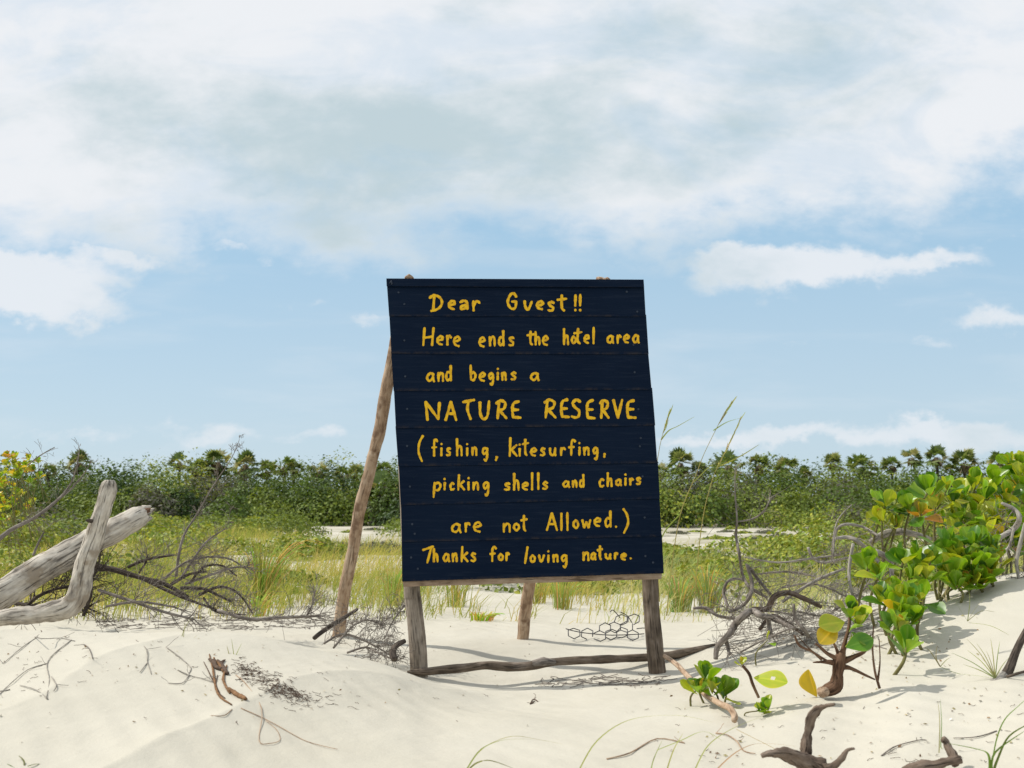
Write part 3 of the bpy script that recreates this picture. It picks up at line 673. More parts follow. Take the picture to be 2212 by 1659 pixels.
for li, line in enumerate(TX):
    si = 0
    for ch, x0, x1, y0, y1 in line:
        mb = MB(); hb = HB[li]; a0, a1, b0, b1 = x0 + hb * .7, x1 - hb * .7, y0 + hb * .6, y1 - hb * .6
        if a1 < a0: a0 = a1 = (x0 + x1) / 2
        if b1 < b0: b0 = b1 = (y0 + y1) / 2
        for stq in GL[ch]:
            pp = [(Vector((a0 + (a1 - a0) * u + rnd.uniform(-1, 1), b1 + (b0 - b1) * v + rnd.uniform(-1, 1), 0)), 0.0) for u, v in stq]
            pp = [p for p, _ in catmull(pp, 6 if len(pp) > 2 else 7)]
            n = len(pp); off0 = .0011 + si * .00022; si = (si + 1) % 5
            ph = rnd.random() * 6; outl, outr = [], []
            L_ = []; R_ = []
            for i, p in enumerate(pp):
                d = pp[min(n - 1, i + 1)] - pp[max(0, i - 1)]
                if d.length < 1e-6: d = Vector((0, 1, 0))
                d.normalize(); nn = Vector((-d.y, d.x, 0))
                w = hb * (1 + .13 * math.sin(i * .9 + ph) + .08 * math.sin(i * 2.3 + ph * 2) + rnd.uniform(-.09, .09)) * (1.04 - .16 * i / n)
                L_.append((p + nn * w, off0 + .00015 * i / n)); R_.append((p - nn * w, off0 + .00015 * i / n))
            d0 = (pp[0] - pp[1]).normalized() if (pp[0] - pp[1]).length > 1e-6 else Vector((0, -1, 0)); d1 = -d0 if n < 3 else (pp[-1] - pp[-2]).normalized()
            capA = [(pp[0] + d0 * hb * .85 * math.sin(t) + (L_[0][0] - pp[0]) * math.cos(t), off0) for t in (math.pi * .75, math.pi * .5, math.pi * .25)]
            capB = [(pp[-1] + d1 * hb * .85 * math.sin(t) + (R_[-1][0] - pp[-1]) * math.cos(t), off0 + .00015) for t in (math.pi * .75, math.pi * .5, math.pi * .25)]
            bi = len(mb.v)
            for q, of in L_ + R_ + capA + capB: mb.v.append(surf(q.x, q.y, of, li))
            for i in range(n - 1): mb.f.append((bi + i, bi + i + 1, bi + n + i + 1, bi + n + i))
            cA = bi + 2 * n; cB = cA + 3
            mb.f.append((bi, bi + n, cA, cA + 1, cA + 2)); mb.f.append((bi + 2 * n - 1, bi + n - 1, cB, cB + 1, cB + 2))
        o = mb.build('letter', M_letter, None, smooth=False, origin=sign.location); o.location = (0, 0, 0); o.parent = planks[li]
        bm = bmesh.new(); bm.from_mesh(o.data)                       # paint film has thickness
        bm.normal_update()
        for f in bm.faces:
            if f.normal.dot(BNRM) < 0: f.normal_flip()
        r_ = bmesh.ops.solidify(bm, geom=bm.faces[:], thickness=.0008)
        bm.to_mesh(o.data); bm.free()
# ---- posts, braces
def px_r(w, Y): return w / FPX * Y
mb = MB(); tube(mb, [(P(905, 1480, 5.33), .050), (P(903, 1400, 5.33), .050), (P(893, 1300, 5.34), .047), (P(888, 1240, 5.35), .047), (P(872, 900, 5.46), .044), (P(862, 612, 5.57), .042)], 18, 8, .05, seed=3)
mb.build('post', W_post, sign)
mb = MB(); tube(mb, [(P(1422, 1470, 5.40), .050), (P(1415, 1400, 5.40), .049), (P(1407, 1310, 5.42), .047), (P(1404, 1240, 5.42), .047), (P(1388, 900, 5.52), .044), (P(1365, 614, 5.63), .042)], 18, 8, .05, seed=9)
mb.build('post', W_post2, sign)['label'] = 'darker brown right post'
mb = MB()
tr_ = [(731, 1385, 6.55, 14), (739, 1312, 6.45, 13), (748, 1259, 6.38, 13.5), (763, 1187, 6.28, 13), (775, 1109, 6.17, 13), (791, 1047, 6.08, 13), (806, 988, 6.0, 12.5), (822, 922, 5.92, 13.5), (830, 866, 5.84, 14), (845, 790, 5.76, 12.5), (862, 690, 5.68, 12), (885, 600, 5.58, 12)]
tube(mb, [(P(a, b_, c), px_r(d, c)) for a, b_, c, d in tr_], 14, 5, .13, seed=1, lumpf=9); mb.build('brace_pole', W_leg, sign)
mb = MB()
tube(mb, [(P(a, b_, c), px_r(d, c)) for a, b_, c, d in [(1128, 1385, 6.5, 12.5), (1134, 1330, 6.45, 12.5), (1144, 1262, 6.35, 12.5), (1175, 1050, 6.1, 12), (1240, 780, 5.85, 12), (1288, 640, 5.68, 12), (1300, 603, 5.62, 13)]], 14, 5, .13, seed=5, lumpf=9)
mb.build('brace_pole', W_leg, sign)
for (a, b_, r) in ((884, 599, 9), (1298, 603, 6), (1313, 604, 4)):
    mb = MB(); c = P(a, b_, 5.56); tube(mb, [(c + Vector((-px_r(r, 5.5), 0, -.01)), .008), (c + Vector((0, 0, .002)), px_r(6, 5.5)), (c + Vector((px_r(r, 5.5), 0, -.008)), .008)], 8, 4, .6, seed=a)
    mb.build('rope_knot', W_leg, sign)

# ================================================================ driftwood
def px_tube(name, tr, mat, parent, sides=10, sub=5, lump=.12, seed=0.0, lumpf=7):
    """tr: (px,py,Y,radius in px)"""
    mb = MB(); tube(mb, [(P(a, b_, c), px_r(d, c)) for a, b_, c, d in tr], sides, sub, lump, seed=seed, lumpf=lumpf)
    return mb.build(name, mat, parent)
def solo(name, tr, mat, label, cat, **kw):
    o = px_tube(name, tr, mat, None, **kw)
    return tag(o, label, cat)
f36 = lambda L_, Y0, Y1=None: [(x / 3.6, 921.7 + y / 3.6, Y0 + ((Y1 or Y0) - Y0) * i / (len(L_) - 1), r / 3.6) for i, (x, y, r) in enumerate(L_)]
up = f36([(-260, 1505, 55), (-60, 1492, 60), (150, 1470, 64), (310, 1452, 72), (450, 1428, 78), (560, 1385, 86), (612, 1290, 74), (638, 1150, 72), (672, 1020, 74), (735, 850, 72), (772, 730, 64), (812, 590, 60), (838, 490, 62), (848, 440, 52), (850, 415, 30)], 5.1, 5.1)
mb = MB(); tube(mb, [(P(a, b_, c), px_r(d, c)) for a, b_, c, d in up], 28, 12, .22, seed=2, lumpf=9)
tag(mb.build('driftwood_limb', W_drift, None), 'bleached driftwood limb bent upright like an elbow, in front of the leaning log', 'driftwood')
logt = empty('driftwood_log', P(60, 1290, 5.6), 'thick bleached driftwood log leaning up to the right, broken splintered end, behind the bent limb', 'driftwood')
lg = f36([(-330, 1520, 112), (-130, 1400, 112), (50, 1285, 110), (200, 1195, 108), (400, 1070, 106), (600, 955, 100), (800, 845, 98), (960, 765, 95), (1060, 710, 84), (1110, 690, 62)], 5.35, 5.8)
mb = MB(); tube(mb, [(P(a, b_, c), px_r(d, c)) for a, b_, c, d in lg], 40, 14, .18, seed=6, lumpf=7)
mb.build('trunk', W_drift, logt)
for k in range(16):
    a = 2.4 * k; rr_ = 62 * (k / 16) ** .5; xx = 1085 + .35 * rr_ * math.cos(a) + .1 * rr_; yy = 700 + rr_ * math.sin(a)
    mb = MB(); c0 = P((xx - 40) / 3.6, 921.7 + (yy + 28) / 3.6, 5.77 + .02 * math.cos(a)); c1 = P((xx + rnd.uniform(50, 110)) / 3.6, 921.7 + (yy - rnd.uniform(20, 50)) / 3.6, 5.8 + .03 * math.cos(a))
    tube(mb, [(c0, .034), (c0.lerp(c1, .55), .024), (c1, .004)], 7, 4, .5, lumpf=16)
    mb.build('splinter', W_drift if k % 4 else W_brown, logt)
mb = MB(); kx = P(715 / 3.6, 921.7 + 735 / 3.6, 5.03)
tube(mb, [(kx, .012), (kx + Vector((-.012, -.02, .004)), .010), (kx + Vector((-.02, -.03, .006)), .003)], 8, 3); tag(mb.build('broken_knot', W_dark, bpy.data.objects['driftwood_limb'], origin=bpy.data.objects['driftwood_limb'].location))
# brush buried behind / under
solo('fallen_branch', [(880, 1452, 5.25, 3), (924, 1450, 5.28, 8), (1003, 1443, 5.3, 9), (1050, 1437, 5.32, 8.5), (1108, 1441, 5.36, 9.5), (1160, 1436, 5.4, 9), (1212, 1429, 5.45, 8), (1316, 1424, 5.5, 8), (1395, 1420, 5.58, 8), (1462, 1413, 5.66, 9), (1545, 1394, 5.85, 4.5), (1575, 1388, 5.9, 2)], W_post2,
     'long brown branch lying on the sand between the two sign posts', 'branch', sides=10, lump=.2)
px_tube('side_knot', [(1150, 1433, 5.38, 6), (1175, 1430, 5.38, 9), (1200, 1431, 5.4, 4)], W_grey, bpy.data.objects['fallen_branch'], lump=.3).location = -bpy.data.objects['fallen_branch'].location
solo('leaning_stick', [(1436, 1417, 5.22, 4.5), (1460, 1434, 4.95, 5), (1483, 1457, 4.65, 5.5), (1524, 1500, 4.2, 6), (1560, 1522, 3.95, 6.5), (1576, 1530, 3.85, 7), (1586, 1545, 3.78, 7.5), (1586, 1556, 3.74, 6)], W_leg,
     'thin pale stick slanting from the right sign post down to the sand', 'stick', sides=8, lump=.15)
solo('charred_stick', [(679, 1378, 5.6, 4.5), (700, 1362, 5.7, 5.5), (730, 1343, 5.8, 5), (772, 1316, 5.95, 3)], W_dark, 'short dark stick poking up beside the foot of the left brace pole', 'stick', lump=.2)
solo('bark_curl', [(852, 1425, 5.05, 6), (848, 1408, 5.1, 7), (856, 1394, 5.15, 6), (874, 1385, 5.2, 5)], W_dark, 'small curled dark bark piece against the left post', 'bark', lump=.25)
# root and stub at the bottom right
rt = empty('driftwood_root', P(1745, 1650, 3.05), 'dark gnarled root with one tall bent prong, at the bottom edge right of centre', 'driftwood')
px_tube('prong', [(1738, 1640, 3.1, 11), (1741, 1612, 3.1, 9.5), (1744, 1580, 3.1, 9), (1752, 1551, 3.08, 8), (1768, 1532, 3.06, 7), (1785, 1525, 3.04, 4), (1803, 1520, 3.02, 2)], W_grey2, rt, sides=14, sub=8, lump=.6, lumpf=22)
px_tube('trunk', [(1644, 1633, 3.0, 3.5), (1660, 1627, 3.0, 6), (1690, 1628, 3.02, 10), (1724, 1638, 3.04, 14), (1755, 1655, 3.06, 19), (1800, 1690, 3.06, 24)], W_grey2, rt, sides=20, sub=9, lump=.65, lumpf=20)
px_tube('hook', [(1783, 1662, 3.0, 9), (1803, 1653, 3.0, 7), (1819, 1637, 3.0, 7.5), (1830, 1621, 3.0, 4.5), (1846, 1617, 3.0, 2)], W_grey2, rt, sides=12, sub=8, lump=.65, lumpf=24)
r2 = empty('driftwood_stub', P(2030, 1650, 3.05), 'half buried brown branch with upright stub, lower right edge of the sand', 'driftwood')
px_tube('stub', [(2036, 1596, 3.1, 5), (2046, 1606, 3.1, 7), (2056, 1628, 3.08, 8), (2064, 1650, 3.05, 9)], W_grey2, r2, sides=12, sub=8, lump=.65, lumpf=24)
px_tube('trunk', [(1945, 1675, 3.0, 10), (1985, 1656, 3.0, 11), (2030, 1650, 3.0, 9), (2075, 1640, 3.0, 7)], W_grey2, r2, sides=12, sub=8, lump=.65, lumpf=24)
r3 = empty('buried_branch', P(2120, 1495, 3.9), 'dark branch rising out of the sand at the right edge with a pale root end', 'branch')
px_tube('limb', [(2235, 1335, 3.95, 6), (2212, 1372, 3.95, 7), (2194, 1410, 3.93, 8), (2180, 1445, 3.9, 9.5), (2168, 1462, 3.88, 9)], W_dark, r3, lump=.18)
px_tube('root_end', [(2170, 1460, 3.88, 10), (2148, 1478, 3.85, 10), (2122, 1494, 3.82, 9), (2100, 1500, 3.8, 8), (2082, 1506, 3.78, 3)], W_pale, r3, lump=.35)
px_tube('twig', [(2175, 1462, 3.85, 3), (2215, 1450, 3.8, 2.5), (2260, 1440, 3.78, 1.5)], W_dark, r3)
px_tube('twig', [(2180, 1490, 3.8, 2), (2215, 1500, 3.75, 1.5), (2250, 1515, 3.7, 1)], W_pale, r3)

# ---------------------------------------------------------------- dead brush
def rand_dir(bias, spread):
    v = Vector((rnd.gauss(0, 1), rnd.gauss(0, 1), rnd.gauss(0, 1))).normalized()
    return (bias.normalized() + v * spread).normalized()
def twig(mb, p, d, ln, r, depth, zmin=None, curl=.35, sides=4):
    n = 5; pts = [(p.copy(), r)]; q = p.copy(); dd = d.copy()
    for i in range(n):
        dd = (dd + Vector((rnd.gauss(0, curl), rnd.gauss(0, curl), rnd.gauss(0, curl))) * .6).normalized()
        q = q + dd * ln / n
        if zmin is not None:
            zz = gz(q.x, q.y) + r
            if q.z < zz: q.z = zz; dd.z = abs(dd.z) * .5
        pts.append((q.copy(), max(.0012, r * (1 - .75 * (i + 1) / n))))
    tube(mb, pts, sides if r > .003 else 3, 2 if r > .004 else 1, 0, cap=False)
    if depth > 0:
        for k in range(rnd.choice((2, 3, 3, 4))):
            i = rnd.randint(1, n - 1)
            twig(mb, pts[i][0], rand_dir(dd, .9), ln * rnd.uniform(.4, .7), pts[i][1] * .65, depth - 1, zmin, curl, sides)
def brush(name, label, traces, mat, twn=3, twl=.25, twr=.004, depth=1, tmat=None, bias=Vector((0, 0, .6)), cat='dead shrub', lump=.2, wide=0.0):
    c = P(traces[0][0][0], traces[0][0][1], traces[0][0][2])
    e = empty(name, c, label, cat); tw = MB()
    for t in traces:
        px_tube('branch', t, mat, e, sides=7, sub=4, lump=lump, seed=t[0][0])
        for i in range(len(t)):
            for k in range(twn):
                j = min(len(t) - 2, i); f = rnd.random(); a, b_ = t[j], t[j + 1]
                p = P(*[a[m] + (b_[m] - a[m]) * f for m in range(3)])
                d = (P(*b_[:3]) - P(*a[:3])).normalized()
                rs = min(1.1, max(.3, a[3] / 3.2)); twig(tw, p, rand_dir(d * .5 + bias, .9), twl * rs * rnd.uniform(.4, 1.2), twr * min(1, rs + .2) * rnd.uniform(.6, 1.2), depth, 0)
    if tw.v: tag(tw.build('twigs', tmat or mat, e), kind='stuff')
    return e
brush('dead_shrub', 'dark tangled dead shrub lying just right of the bent driftwood limb', [
    [(201, 1223, 5.9, 6), (251, 1232, 5.85, 6), (316, 1251, 5.8, 5), (355, 1261, 5.8, 5), (407, 1290, 5.75, 3)],
    [(277, 1225, 5.9, 3.5), (319, 1208, 5.9, 3), (376, 1199, 5.95, 2)],
    [(300, 1245, 5.8, 4), (360, 1275, 5.75, 4), (420, 1300, 5.7, 3), (470, 1318, 5.7, 2)],
    [(370, 1262, 5.9, 4), (410, 1240, 6.0, 3), (445, 1235, 6.1, 2)], [(390, 1270, 5.8, 4), (440, 1272, 5.8, 3.5), (480, 1290, 5.8, 2.5), (500, 1300, 5.8, 2)],
    [(430, 1285, 5.8, 3.5), (470, 1268, 5.9, 3.5), (505, 1275, 5.9, 2.5), (530, 1300, 5.9, 2), (545, 1325, 5.8, 1.3)], [(440, 1292, 5.8, 2.5), (460, 1318, 5.7, 2), (490, 1326, 5.7, 2), (530, 1328, 5.6, 1.5)],
    [(300, 1238, 5.9, 2.5), (315, 1215, 5.9, 2), (318, 1200, 5.9, 1.5)], [(410, 1260, 6.0, 3), (440, 1225, 6.1, 2.5), (480, 1222, 6.2, 2), (512, 1245, 6.2, 1.5)]], W_dark, 5, .2, .0026, 1, W_grey, Vector((.3, 0, .5)))
brush('dead_shrub', 'grey upright dead shrub whose thin twigs fan out above the dark tangle', [
    [(381, 1245, 6.2, 3.5), (388, 1190, 6.2, 3), (400, 1150, 6.25, 2.5), (423, 1115, 6.3, 2), (460, 1050, 6.3, 1.2), (500, 990, 6.3, .8), (517, 950, 6.3, .5)],
    [(355, 1250, 6.1, 3), (400, 1215, 6.15, 2.5), (450, 1203, 6.2, 2), (500, 1209, 6.25, 1.7), (545, 1240, 6.3, 1)],
    [(390, 1250, 6.1, 3), (430, 1190, 6.2, 2.5), (452, 1165, 6.3, 2), (490, 1140, 6.4, 1)],
    [(400, 1262, 6.0, 3), (460, 1240, 6.1, 2.5), (510, 1225, 6.2, 2), (548, 1228, 6.2, 1.2)]], W_grey, 3, .24, .0023, 2, W_grey, Vector((.5, .2, .4)))
brush('dead_shrub', 'low grey brushwood strewn on the dune crest left of the sign', [
    [(212, 1274, 5.5, 3.5), (285, 1298, 5.45, 3.5), (355, 1322, 5.4, 3), (420, 1338, 5.35, 2)],
    [(230, 1310, 5.4, 3), (300, 1300, 5.4, 3), (380, 1312, 5.4, 2)],
    [(470, 1318, 5.6, 3), (537, 1337, 5.55, 4), (610, 1334, 5.6, 3.5), (694, 1330, 5.7, 2)],
    [(660, 1336, 5.75, 2.5), (673, 1310, 5.75, 2), (681, 1277, 5.8, 1)]], W_grey, 6, .22, .003, 1, W_grey, Vector((.2, 0, .15)))
brush('dead_shrub', 'wiry grey brush ball at the foot of the left brace pole', [
    [(700, 1390, 5.4, 2.5), (740, 1370, 5.5, 2.5), (790, 1385, 5.5, 2), (835, 1410, 5.4, 1.5)],
    [(720, 1400, 5.3, 2.5), (765, 1350, 5.4, 2), (800, 1340, 5.5, 1.5), (830, 1352, 5.5, 1)],
    [(750, 1410, 5.25, 2.5), (790, 1398, 5.3, 2.2), (820, 1412, 5.2, 1.8), (850, 1425, 5.15, 1.5)],
    [(830, 1380, 5.4, 1.5), (850, 1340, 5.5, 1.3), (880, 1300, 5.6, 1)]], W_grey, 6, .24, .0027, 2, W_grey, Vector((.1, 0, .35)))
brush('dead_shrub', 'shaded dark brushwood heap in the hollow under the leaning log', [
    [(40, 1330, 5.5, 4), (80, 1290, 5.6, 4), (130, 1270, 5.7, 3), (180, 1262, 5.8, 2)],
    [(20, 1300, 5.8, 4), (90, 1310, 5.7, 4), (160, 1305, 5.7, 3), (205, 1320, 5.6, 2)],
    [(60, 1275, 5.9, 4), (110, 1240, 6.0, 3), (150, 1225, 6.0, 2)],
    [(180, 1330, 5.6, 4), (195, 1290, 5.6, 4), (200, 1250, 5.7, 3), (215, 1222, 5.8, 2)]], W_dark, 6, .24, .004, 2, W_dark, Vector((.1, 0, .25)))
brush('dead_branch', 'long grey dead branch with wispy tip slanting up beside the yellow shrub', [
    [(-30, 1190, 6.0, 5), (20, 1147, 6.05, 4.5), (70, 1121, 6.1, 4), (119, 1085, 6.15, 3), (150, 1050, 6.2, 2), (165, 1010, 6.2, 1.2), (172, 968, 6.2, 1)],
    [(119, 1085, 6.15, 2), (150, 1060, 6.2, 2), (180, 1025, 6.2, 1.2), (195, 1000, 6.2, .7)],
    [(60, 1005, 6.4, 1.5), (85, 985, 6.4, 1.2), (118, 966, 6.4, .8)],
    [(72, 1200, 6.0, 3), (84, 1170, 6.0, 2.2), (95, 1150, 6.0, 1.4)]], W_grey, 2, .22, .0018, 1, W_grey, Vector((.4, 0, .6)), 'dead branch')
R4 = lambda L_, Y: [(x, y, Y + .015 * k * (1 if k % 2 else -1), r) for k, (x, y, r) in enumerate(L_)]
brush('dead_shrub', 'twisted grey vine-like dead shrub with a tall hooked stem and loop right of the sign', [
    R4([(1588, 1000, .7), (1588, 1066, 1.5), (1592, 1122, 2), (1590, 1156, 2.8), (1597, 1197, 3), (1604, 1242, 3.2), (1620, 1269, 3.5), (1656, 1290, 3)], 5.6),
    R4([(1595, 1127, 1.5), (1629, 1120, 2), (1653, 1100, 1.8), (1664, 1075, 1)], 5.6),
    R4([(1606, 1253, 2), (1586, 1250, 2.5), (1570, 1258, 3), (1563, 1282, 3.5), (1572, 1310, 3)], 5.6),
    R4([(1612, 1218, 2.5), (1624, 1257, 4), (1620, 1288, 4), (1604, 1309, 3.6), (1575, 1322, 3)], 5.5),
    R4([(1615, 1221, 3.5), (1642, 1257, 4), (1665, 1285, 2.5)], 5.6),
    R4([(1498, 1314, 3), (1525, 1314, 4), (1550, 1330, 3.5), (1586, 1336, 3)], 5.9)], W_grey, 3, .26, .0028, 1, W_grey, Vector((.2, 0, .3)))
brush('dead_shrub', 'dark arched dead roots propped on the sand right of the sign', [
    R4([(1625, 1316, 5), (1658, 1314, 6), (1672, 1290, 6.5), (1701, 1280, 6), (1735, 1292, 5.5), (1773, 1310, 4)], 5.2),
    R4([(1640, 1360, 4), (1668, 1330, 5), (1700, 1345, 4), (1735, 1370, 3)], 5.1)], W_grey2, 3, .18, .0035, 1, W_grey, Vector((.2, 0, .1)))
brush('dead_branch', 'thick forked grey dead branch resting on its two tips near the right post', [
    R4([(1546, 1424, 4.5), (1550, 1397, 6), (1574, 1370, 7), (1588, 1348, 8), (1606, 1330, 8), (1624, 1319, 7), (1645, 1330, 7), (1669, 1335, 6), (1714, 1357, 4)], 4.95),
    R4([(1566, 1380, 5), (1572, 1396, 4), (1575, 1414, 3)], 4.95),
    R4([(1660, 1336, 5), (1662, 1352, 5), (1666, 1370, 4)], 5.0),
    R4([(1714, 1305, 3), (1719, 1339, 3.5), (1735, 1358, 4), (1748, 1375, 4)], 4.95),
    R4([(1599, 1409, 2), (1656, 1379, 2), (1714, 1355, 2)], 4.8)], W_grey, 3, .16, .0027, 1, W_grey, Vector((.2, 0, .1)), 'dead branch')
brush('dead_shrub', 'pale arching dead branches tangled in the green shrub on the right dune', [
    R4([(1805, 1163, 3), (1830, 1161, 4), (1852, 1168, 5), (1881, 1194, 4), (1905, 1222, 3)], 5.7),
    R4([(1800, 1200, 2), (1805, 1151, 2.5), (1823, 1133, 3), (1863, 1138, 3), (1899, 1158, 2.5)], 5.9),
    R4([(1840, 1090, 1), (1812, 1120, 1.5), (1800, 1160, 1.5), (1796, 1210, 1.5)], 6.1),
    R4([(1843, 1174, 3), (1834, 1235, 3.5), (1841, 1282, 3), (1852, 1300, 3)], 5.4),
    R4([(1890, 1190, 6), (1922, 1210, 6), (1926, 1250, 4)], 5.7),
    R4([(1880, 1170, 6), (1920, 1150, 8), (1960, 1150, 7), (2010, 1165, 5)], 6.0),
    R4([(1746, 1183, 3), (1757, 1206, 3), (1782, 1215, 3), (1830, 1205, 3)], 6.2),
    R4([(1690, 1300, 3), (1719, 1280, 3.5), (1764, 1253, 3.5), (1825, 1228, 3)], 5.6),
    R4([(1606, 1203, 1.5), (1680, 1215, 2), (1742, 1208, 2.5), (1814, 1199, 2)], 6.2),
    R4([(1960, 1130, 2), (1990, 1118, 2.5), (2020, 1120, 2)], 5.9)], W_pale, 3, .2, .0028, 1, W_grey, Vector((-.2, 0, .1)))
brush('dead_branch', 'bare grey branches hanging over the sand at the far right edge', [
    R4([(2164, 1087, 3), (2190, 1100, 4.5), (2202, 1118, 5.5), (2190, 1142, 6), (2152, 1166, 5)], 5.6),
    R4([(2215, 1130, 4), (2196, 1209, 4), (2200, 1250, 3), (2202, 1291, 2)], 5.3),
    R4([(2190, 1140, 3), (2180, 1180, 2.5), (2160, 1200, 2)], 5.5)], W_pale, 3, .2, .003, 1, W_grey, Vector((0, 0, -.2)), 'dead branch')
brush('dead_twig_heap', 'loose heap of fine grey twigs behind the arched dead roots', [
    R4([(1600, 1330, 2), (1660, 1320, 2), (1720, 1330, 2)], 5.4), R4([(1690, 1270, 2), (1750, 1260, 2), (1800, 1275, 2)], 5.9), R4([(1640, 1240, 2), (1700, 1235, 2), (1760, 1245, 2)], 6.3),
    R4([(1720, 1320, 2), (1780, 1330, 2), (1830, 1300, 2)], 5.4), R4([(1790, 1270, 2), (1840, 1290, 2), (1880, 1260, 2)], 5.6)], W_grey, 12, .18, .0028, 1, W_pale, Vector((0, 0, .15)), 'twig heap')

# ================================================================ fleshy leaves
def leaf_mesh(k, mi):
    rr = random.Random(k * 31 + 5); nu, nv = 8, 5; US = [0, .14, .3, .47, .64, .8, .93, 1.0]
    ln, wd = 1.0, rr.uniform(.62, .8); cup = rr.uniform(.12, .5); arc = rr.uniform(-.25, .3); tw = rr.uniform(-.35, .35)
    v, f, g = [], [], []
    for i in range(nu):
        u = US[i]
        w = wd * .5 * (.07 + .93 * (min(1, u / .62) ** 1.25)) * math.sqrt(max(.06, 1 - max(0, (u - .62) / .39) ** 2))
        for j in range(nv):
            s = (j / (nv - 1) - .5) * 2
            y = s * w; z = cup * w * abs(s) ** 1.6 * 1.4 + arc * u * u + tw * s * w * u
            x = u * ln - .10 * abs(s) ** 2 * max(0, u - .6)
            v.append((x, y, z + rr.uniform(-.004, .004))); g.append((u, s * .8, k))
    for i in range(nu - 1):
        for j in range(nv - 1):
            a = i * nv + j; f.append((a, a + nv, a + nv + 1, a + 1))
    me = bpy.data.meshes.new('leaf')
    me.from_pydata(v, [], f)
    at = me.attributes.new('grain', 'FLOAT_VECTOR', 'POINT'); at.data.foreach_set('vector', np.array(g, dtype='f').ravel())
    me.polygons.foreach_set('use_smooth', [True] * len(f)); me.materials.append(LM[mi]); me.update()
    return me
LEAF = [[leaf_mesh(k * 5 + m, m) for k in range(5)] for m in range(5)]
def put_leaf(parent, p, d, up, size, mi, label=None):
    x = d.normalized(); z = (up - x * up.dot(x))
    if z.length < 1e-4: z = x.orthogonal()
    z.normalize(); y = z.cross(x)
    o = bpy.data.objects.new('leaf', rnd.choice(LEAF[mi])); col.objects.link(o); o.parent = parent
    m = Matrix((x, y, z)).transposed().to_4x4(); m.translation = p - Vector(parent.location)
    o.matrix_local = m @ Matrix.Scale(size, 4)
    if label: o['label'] = label
    return o
def pick(w): 
    return rnd.choices(range(5), weights=w)[0]
def rosette(parent, p, size, n, w, axis_=Vector((0, -.15, 1)), stem=None):
    ax = axis_.normalized(); a1 = ax.orthogonal().normalized(); a2 = ax.cross(a1)
    ph = rnd.random() * 6.28
    for k in range(n):
        az = ph + k * 2.4 + rnd.uniform(-.3, .3); f = (k + .5) / n           # f small: inner, upright
        el = R(82 - 68 * f + rnd.uniform(-10, 10)); h = (a1 * math.cos(az) + a2 * math.sin(az))
        d = h * math.cos(el) + ax * math.sin(el); up_ = -h * math.sin(el) + ax * math.cos(el)
        put_leaf(parent, p - ax * size * .35 * f + d * size * .06, d, up_ + Vector((rnd.gauss(0, .15), rnd.gauss(0, .15), 0)), size * rnd.uniform(.75, 1.12) * (.72 + .4 * f), pick(w))
def shrub(name, label, base, ros, w, nleaf=10, cat='shrub', size=.1, stem_r=.008):
    c = G(*base) if len(base) == 2 else P(*base)
    e = empty(name, c, label, cat)
    for t in ros:
        px, py, Y = t[:3]; sz = (t[3] if len(t) > 3 else 1) * size * 1.12; ww = t[4] if len(t) > 4 else w
        tip = P(px, py, Y); gr = Vector((tip.x + rnd.uniform(-.08, .08), tip.y + rnd.uniform(0, .1), 0)); gr.z = gz(gr.x, gr.y)
        hgt = max(.02, tip.z - gr.z)
        st_ = gr if hgt < .35 else tip + Vector((rnd.uniform(-.15, .15), rnd.uniform(.02, .15), -.3))
        mid = st_.lerp(tip, .5) + Vector((rnd.uniform(-.04, .04), rnd.uniform(-.03, .03), 0))
        mb = MB(); tube(mb, [(st_ - Vector((0, 0, .02)), stem_r), (mid, stem_r * .9), (tip, stem_r * .7)], 6, 4, .15); mb.build('stem', W_plant, e)
        rosette(e, tip, sz, int(nleaf * rnd.uniform(.8, 1.15)), ww, Vector((rnd.gauss(-.1, .25), rnd.gauss(-.2, .2), 1)))
    return e
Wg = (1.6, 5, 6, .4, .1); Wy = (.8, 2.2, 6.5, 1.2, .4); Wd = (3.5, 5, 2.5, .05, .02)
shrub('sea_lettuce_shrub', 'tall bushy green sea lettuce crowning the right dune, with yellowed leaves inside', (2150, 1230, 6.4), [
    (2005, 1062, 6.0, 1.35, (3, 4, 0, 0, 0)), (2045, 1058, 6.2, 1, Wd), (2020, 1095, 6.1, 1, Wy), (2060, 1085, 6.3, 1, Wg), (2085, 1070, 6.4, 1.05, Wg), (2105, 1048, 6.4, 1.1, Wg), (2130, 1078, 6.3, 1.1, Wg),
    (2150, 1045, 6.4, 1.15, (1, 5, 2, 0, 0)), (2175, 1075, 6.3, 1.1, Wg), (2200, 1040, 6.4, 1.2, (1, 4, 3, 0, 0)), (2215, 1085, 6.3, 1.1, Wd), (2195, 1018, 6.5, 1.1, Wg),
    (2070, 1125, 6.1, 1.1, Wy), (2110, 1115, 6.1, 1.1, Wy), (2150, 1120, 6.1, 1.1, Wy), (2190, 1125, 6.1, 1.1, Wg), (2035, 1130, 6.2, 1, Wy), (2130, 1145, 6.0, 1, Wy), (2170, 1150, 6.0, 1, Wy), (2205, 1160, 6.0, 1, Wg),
    (2010, 1115, 6.3, .9, Wy), (2085, 1100, 6.3, 1, Wy), (2225, 1120, 6.2, 1.1, Wg), (2060, 1150, 6.0, .9, Wy), (2215, 1060, 6.4, 1.1, Wg), (2120, 1100, 6.3, 1, Wd), (2165, 1098, 6.3, 1, Wg), (2200, 1190, 6.0, 1, Wg), (2175, 1175, 6.0, .9, Wd), (2090, 1140, 6.1, 1, Wd), (2180, 1000, 6.5, .9, (0, 4, 4, 0, 0)), (2205, 1000, 6.5, .9, (0, 4, 4, 0, 0))], Wg, 8, size=.122)
